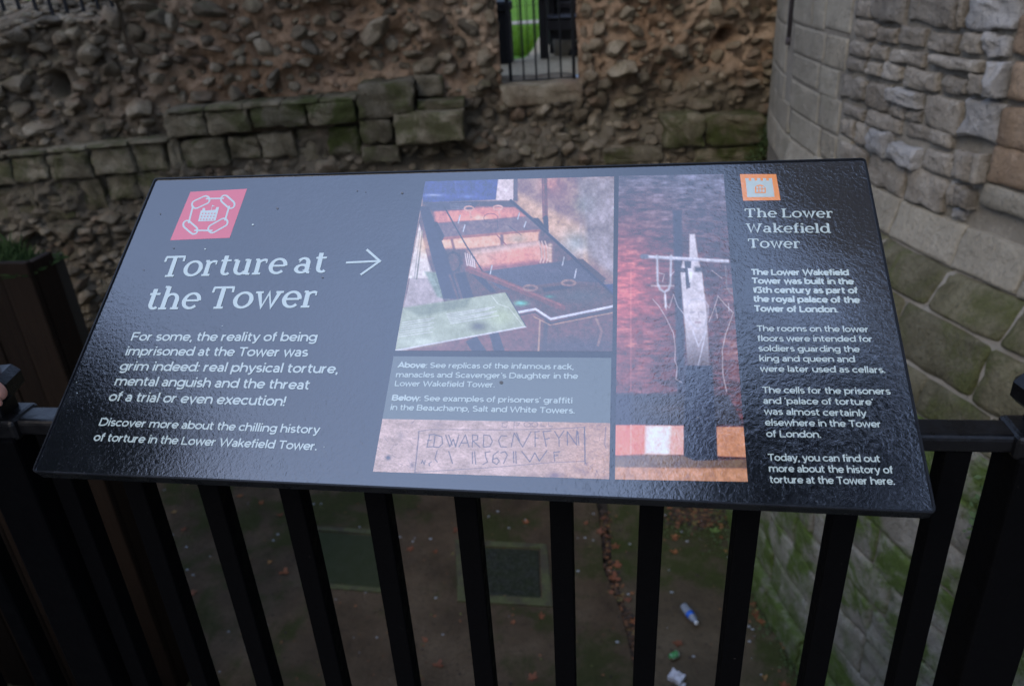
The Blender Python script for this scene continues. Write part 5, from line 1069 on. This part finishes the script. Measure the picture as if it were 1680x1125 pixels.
# moss mounds and weeds along the foot of the tower and in its cracks
a = N('moss'); M_moss = a.fin(a.mix(a.noise(pos(a), 60, 4), (.025, .045, .006), (.07, .11, .015)), .95, a.bump(a.noise(pos(a), 90, 4), .01), .1)
a = N('weed_leaf'); M_weed = a.fin(a.mix(a.noise(pos(a), 25, 3), (.03, .055, .012), (.07, .12, .03)), .7)
def leaves_mesh(name, pts, size, m, parent=None):
    v, f = [], []
    for p, n_, sp in pts:
        for _ in range(n_):
            c = Vector(p)+Vector((rnd.gauss(0, sp[0]), rnd.gauss(0, sp[1]), rnd.gauss(0, sp[2]))); d_ = Vector((rnd.gauss(0, 1), rnd.gauss(0, 1), rnd.gauss(0, 1))).normalized(); s_ = d_.orthogonal().normalized(); L_ = size*rnd.uniform(.6, 1.4); k = len(v)
            v += [c-d_*L_/2, c+s_*L_*.28, c+d_*L_/2, c-s_*L_*.28]; f.append((k, k+1, k+2, k+3))
    return link(name, mesh(name, v, f), m, parent)
th, z = on_tower(1622, 850, 7.5); wd = thing('wall_weed', tpt(th, z, 7.5), 'small dark green weed growing from the tower wall below the right end of the rail', 'plant')
leaves_mesh('foliage', [(tpt(th, z+.02, 7.53), 170, (.02, .05, .09)), (tpt(th+.004, z-.1, 7.53), 90, (.02, .03, .06))], .035, M_weed, wd); tube('stem', [tpt(th, z-.16, 7.49), tpt(th, z+.12, 7.53)], .003, M_weed, wd, 5)
q = on_plane(1247, 238, WP+WN*.27, WN); wd = thing('corner_weed', q, 'bright green moss and small plants in the corner between mossy block and tower', 'plant')
leaves_mesh('foliage', [(q+Vector((.02, -.02, .02)), 420, (.035, .05, .1)), (q+Vector((-.05, 0, -.1)), 200, (.05, .04, .05)), (q+Vector((.06, -.05, .12)), 100, (.02, .02, .05))], .018, M_weed, wd); tube('stem', [q+Vector((0, .02, -.15)), q+Vector((0, -.02, .1))], .004, M_weed, wd, 5)
pts = []
for _ in range(70):
    y = rnd.uniform(3.7, 6.3); x = 8.43-math.sqrt(56.25-(6.3-y)**2)
    pts.append(((x-.03-abs(rnd.gauss(0, .06)), y, -3.02+rnd.random()*.03), 16, (.03, .05, .015)))
for x, y in ((1100, 855), (1120, 862), (1135, 850), (1165, 865), (1110, 872), (1188, 880), (1180, 895)): p = fl(x, y, -3.02); pts.append(((p.x, p.y, p.z), 45, (.06, .08, .012)))
o = leaves_mesh('ground_weeds', pts, .02, M_weed); tag(o, 'small green weeds and moss sprouting along the foot of the tower wall', 'weeds', kind='stuff')
# timber-clad bank with grass on top at the left
PY = 3.5; tp = lambda x, y: on_plane(x, y, Vector((0, PY, 0)), Vector((0, 1, 0)))
a = N('dark_timber'); p_ = pos(a); mp = a.n('ShaderNodeMapping'); mp.inputs['Scale'].default_value = (6, 6, .5); a.l(p_, mp.inputs[0]); oi = a.n('ShaderNodeObjectInfo')
M_tim = a.fin(a.mix(1, a.mix(a.noise(mp.outputs[0], 5, 6, .7), (.007, .005, .0038), (.02, .0135, .009)), a.ramp(oi.outputs['Random'], [(0, (.6, .6, .6)), (1, (1.4, 1.3, 1.2))]), 'MULTIPLY'), .75, a.bump(a.noise(mp.outputs[0], 12, 6, .7), .008), .08)
a = N('dark_earth'); M_earth = a.fin((.03, .024, .015), .95)
tb = thing('timber_retaining_wall', (-3.9, PY, -3), 'dark vertical timber boards holding up a grassy bank at the left of the pit', 'retaining wall')
xr = tp(40, 424).x; x = xr; i = 0
while x > -6.2:
    wd_ = rnd.uniform(.14, .19); zt = .28+rnd.uniform(-.02, .02)-(0.02 if i else -.01)
    yo = rnd.uniform(-.006, .006); box('board', x-wd_+.003, x, PY+yo, PY+.04+yo, -3, zt, M_tim, tb, .005, 1); x -= wd_; i += 1
y = PY+.05
while y < 3.7: box('board', xr-.05, xr-.005, y, y+.16, -3, .26, M_tim, tb, .004, 1); y += .168
box('earth_fill', -6.3, xr-.06, PY+.05, 3.85, -3, .2, M_earth, tb)
v, f = [], []
for _ in range(5000):
    x = rnd.uniform(-5.2, xr-.02); y = rnd.uniform(PY+.02, 3.83); d_ = min(1, max(0, xr-x-.12)*5+.12)
    h = rnd.uniform(.05, .17)*d_; a_ = rnd.uniform(0, 6.28); k = len(v); lx, ly = rnd.gauss(0, .04), rnd.gauss(-.02, .04)
    v += [(x-.004*math.cos(a_), y-.004*math.sin(a_), .18), (x+.004*math.cos(a_), y+.004*math.sin(a_), .18), (x+lx*.5, y+ly*.5, .2+h*.6), (x+lx, y+ly, .2+h)]; f += [(k, k+1, k+2), (k+1, k+3, k+2)]
a = N('bank_grass'); M_bg = a.fin(a.mix(a.noise(pos(a), 8, 3), (.02, .045, .006), (.045, .085, .014)), .8)
tag(link('bank_grass', mesh('bg', v, f), M_bg), 'green grass on top of the timber-faced bank at the left', 'grass', kind='stuff')
# tree behind the viewer on the left: mirrored in the corner of the sign
tr = thing('lime_tree', (-8.2, -1.6, 0), 'tall leafy tree left of the viewer, mirrored in the lower left corner of the sign', 'tree')
a = N('bark'); M_bark = a.fin((.06, .045, .03), .9, a.bump(a.noise(pos(a), 12, 6), .03)); a = N('tree_leaves'); M_tl = a.fin(a.mix(a.noise(pos(a), 2, 3), (.03, .055, .012), (.06, .09, .02)), .7)
tube('trunk', [(-8.2, -1.6, 0), (-8.15, -1.6, 2.5), (-8.1, -1.55, 5), (-8.2, -1.5, 8)], [.3, .24, .18, .08], M_bark, tr, 12)
for k in range(6):
    t = k*1.05; tube('limb', [(-8.12, -1.57, 3.5+k*.6), (-8.12+1.0*math.cos(t), -1.57+1.0*math.sin(t), 4.7+k*.6), (-8.12+1.9*math.cos(t), -1.57+1.9*math.sin(t), 5.4+k*.6)], [.1, .06, .03], M_bark, tr, 8)
cl = []
for _ in range(120):
    d_ = Vector((rnd.gauss(0, 1), rnd.gauss(0, 1), rnd.gauss(0, .9))).normalized()*2.5*rnd.random()**.4
    cl.append(((-8.1+d_.x, -1.5+d_.y, 8.1+d_.z*1.15), 240, (.36, .36, .3)))
leaves_mesh('crown', cl, .2, M_tl, tr)
tr2 = thing('added_reflection_tree', (3.4, -3.0, 0), 'leafy tree added unseen behind the viewer to darken the reflection lower right on the sign', 'tree')  # added out of view; its crown darkens the sky mirrored in the sign
tube('trunk', [(3.4, -3, 0), (3.3, -2.9, 3), (2.9, -2.3, 6.5), (2.3, -1.5, 9)], [.2, .16, .12, .05], M_bark, tr2, 12)
cl = []
for _ in range(70):
    d_ = Vector((rnd.gauss(0, 1), rnd.gauss(0, 1), rnd.gauss(0, .9))).normalized()*1.7*rnd.random()**.4
    cl.append(((2.1+d_.x, -1.3+d_.y, 9.6+d_.z), 110, (.3, .3, .25)))
for k in range(4):
    t = k*1.5; tube('limb', [(2.9, -2.3, 6.5), (2.4+.5*math.cos(t), -1.7+.5*math.sin(t), 8), (2.1+1.2*math.cos(t), -1.3+1.2*math.sin(t), 9.6)], [.07, .05, .02], M_bark, tr2, 8)
leaves_mesh('crown', cl, .15, M_tl, tr2)

# ================================================================== person at the left, hand resting on the post cap
a = N('skin'); a.b.inputs['Subsurface Weight'].default_value = .1; M_skin = a.fin(a.mix(a.noise(pos(a), 60, 3), (.5, .24, .17), (.58, .3, .22)), .5)
a = N('navy_coat'); M_coat = a.fin(a.mix(a.noise(pos(a), 200, 2), (.02, .025, .04), (.03, .035, .055)), .9, a.bump(a.noise(pos(a), 30, 4), .01))
a = N('dark_trousers'); M_trs = a.fin((.03, .03, .035), .9); a = N('brown_hair'); M_hair = a.fin((.05, .03, .015), .6, a.bump(a.noise(pos(a), 80, 4), .01)); a = N('shoe'); M_shoe = a.fin((.02, .015, .01), .5)
def skinned(name, verts, edges, m, par, sub=2):
    me = D.meshes.new(name); me.from_pydata([v_[:3] for v_ in verts], edges, []); o = link(name, me, m, par)
    sk = o.modifiers.new('s', 'SKIN'); 
    if not me.skin_vertices: me.skin_vertices_new() if hasattr(me, 'skin_vertices_new') else None
    L0 = me.skin_vertices[0].data if me.skin_vertices else None
    if L0:
        for i, v_ in enumerate(verts): L0[i].radius = (v_[3], v_[4] if len(v_) > 4 else v_[3])
        L0[0].use_root = True
    s_ = o.modifiers.new('u', 'SUBSURF'); s_.levels = sub; s_.render_levels = sub
    dg = bpy.context.evaluated_depsgraph_get(); ev = o.evaluated_get(dg); nm = D.meshes.new_from_object(ev); o.modifiers.clear(); o.data = nm
    nm.materials.clear(); nm.materials.append(m); nm.polygons.foreach_set('use_smooth', [True]*len(nm.polygons)); return o

person = thing('person', (-1.25, .2, 0), 'person in a navy coat, only a thumb on the left post cap showing', 'person')
BV = [(-1.25,.2,.95,.13,.10),(-1.25,.21,1.12,.125,.09),(-1.25,.22,1.30,.15,.10),(-1.25,.21,1.44,.10,.075),(-1.25,.22,1.51,.052,.055),(-1.25,.235,1.57,.062,.07),(-1.25,.25,1.64,.077,.092),(-1.25,.24,1.71,.062,.075),
      (-1.34,.2,.90,.085,.09),(-1.345,.22,.50,.058,.06),(-1.345,.19,.09,.036,.04),(-1.35,.33,.03,.035,.028),
      (-1.16,.2,.90,.085,.09),(-1.155,.23,.50,.058,.06),(-1.155,.2,.09,.036,.04),(-1.15,.34,.03,.035,.028),
      (-1.43,.21,1.40,.055,.055),(-1.47,.19,1.12,.042,.042),(-1.46,.28,.87,.028,.026),(-1.46,.31,.79,.022,.036),
      (-1.07,.22,1.40,.055,.055),(-1.02,.38,1.19,.042,.042),(-.862,.585,1.165,.028,.024),(-.830,.655,1.172,.036,.018),(-.812,.705,1.168,.038,.014)]
BE = [(0,1),(1,2),(2,3),(3,4),(4,5),(5,6),(6,7),(0,8),(8,9),(9,10),(10,11),(0,12),(12,13),(13,14),(14,15),(3,16),(16,17),(17,18),(18,19),(3,20),(20,21),(21,22),(22,23),(23,24)]
body = skinned('body', BV, BE, M_skin, person)
def chain(name, pts, m, par): return skinned(name, pts, [(i, i+1) for i in range(len(pts)-1)], m, par)
for dx, k in ((-.840, .8), (-.822, .95), (-.804, 1.0), (-.787, .93)):
    chain('finger', [(dx, .70, 1.170, .0088), (dx+.003, .728, 1.174, .0085), (dx+.004, .728+.034*k, 1.170, .0080), (dx+.005, .728+.052*k, 1.150, .0072), (dx+.005, .728+.053*k, 1.128, .0062)], M_skin, person)
chain('thumb', [(-.800, .672, 1.168, .017), (-.768, .692, 1.166, .0145), (-.741, .705, 1.156, .0125), (-.727, .713, 1.140, .0118), (-.723, .716, 1.123, .0098)], M_skin, person)
chain('nail', [(-.720, .7035, 1.136, .0060, .0026), (-.718, .7045, 1.122, .0055, .0024)], M_skin, person)
skinned('coat', [(-1.25,.2,.78,.17,.125),(-1.25,.2,.95,.155,.12),(-1.25,.21,1.15,.15,.112),(-1.25,.22,1.32,.172,.12),(-1.25,.21,1.45,.085,.075),(-1.25,.215,1.49,.072,.072),(-1.42,.21,1.40,.072,.072),(-1.47,.19,1.12,.057,.057),(-1.46,.27,.90,.044,.042),(-1.08,.22,1.40,.072,.072),(-1.02,.38,1.19,.057,.057),(-.915,.555,1.17,.042,.038)],
        [(1,0),(1,2),(2,3),(3,4),(4,5),(3,6),(6,7),(7,8),(3,9),(9,10),(10,11)], M_coat, person)
for sx in (-1, 1):
    c = -1.25+sx*.093; chain('trouser_leg', [(c, .2, .93, .10, .105), (c, .205, .7, .088, .09), (c, .22, .5, .068, .07), (c, .195, .08, .055, .06)], M_trs, person)
    chain('shoe', [(c, .15, .045, .042, .04), (c, .24, .045, .045, .042), (c, .36, .03, .04, .026)], M_shoe, person)
skinned('hair', [(-1.25,.2,1.66,.092,.085),(-1.25,.215,1.735,.08,.085),(-1.25,.16,1.60,.06,.04)], [(0,1),(0,2)], M_hair, person)
chain('nose', [(-1.25, .325, 1.655, .008), (-1.25, .345, 1.632, .013)], M_skin, person)
for sx in (-1, 1):
    chain('ear', [(-1.25+sx*.078, .24, 1.66, .012, .016), (-1.25+sx*.08, .24, 1.63, .009, .012)], M_skin, person)
    chain('eye', [(-1.25+sx*.032, .322, 1.66, .012, .008), (-1.25+sx*.034, .322, 1.66, .011, .008)], M_wc, person)
chain('mouth', [(-1.272, .325, 1.60, .006), (-1.25, .334, 1.60, .007), (-1.228, .325, 1.60, .006)], M_red, person)
S.cycles.use_adaptive_sampling = True
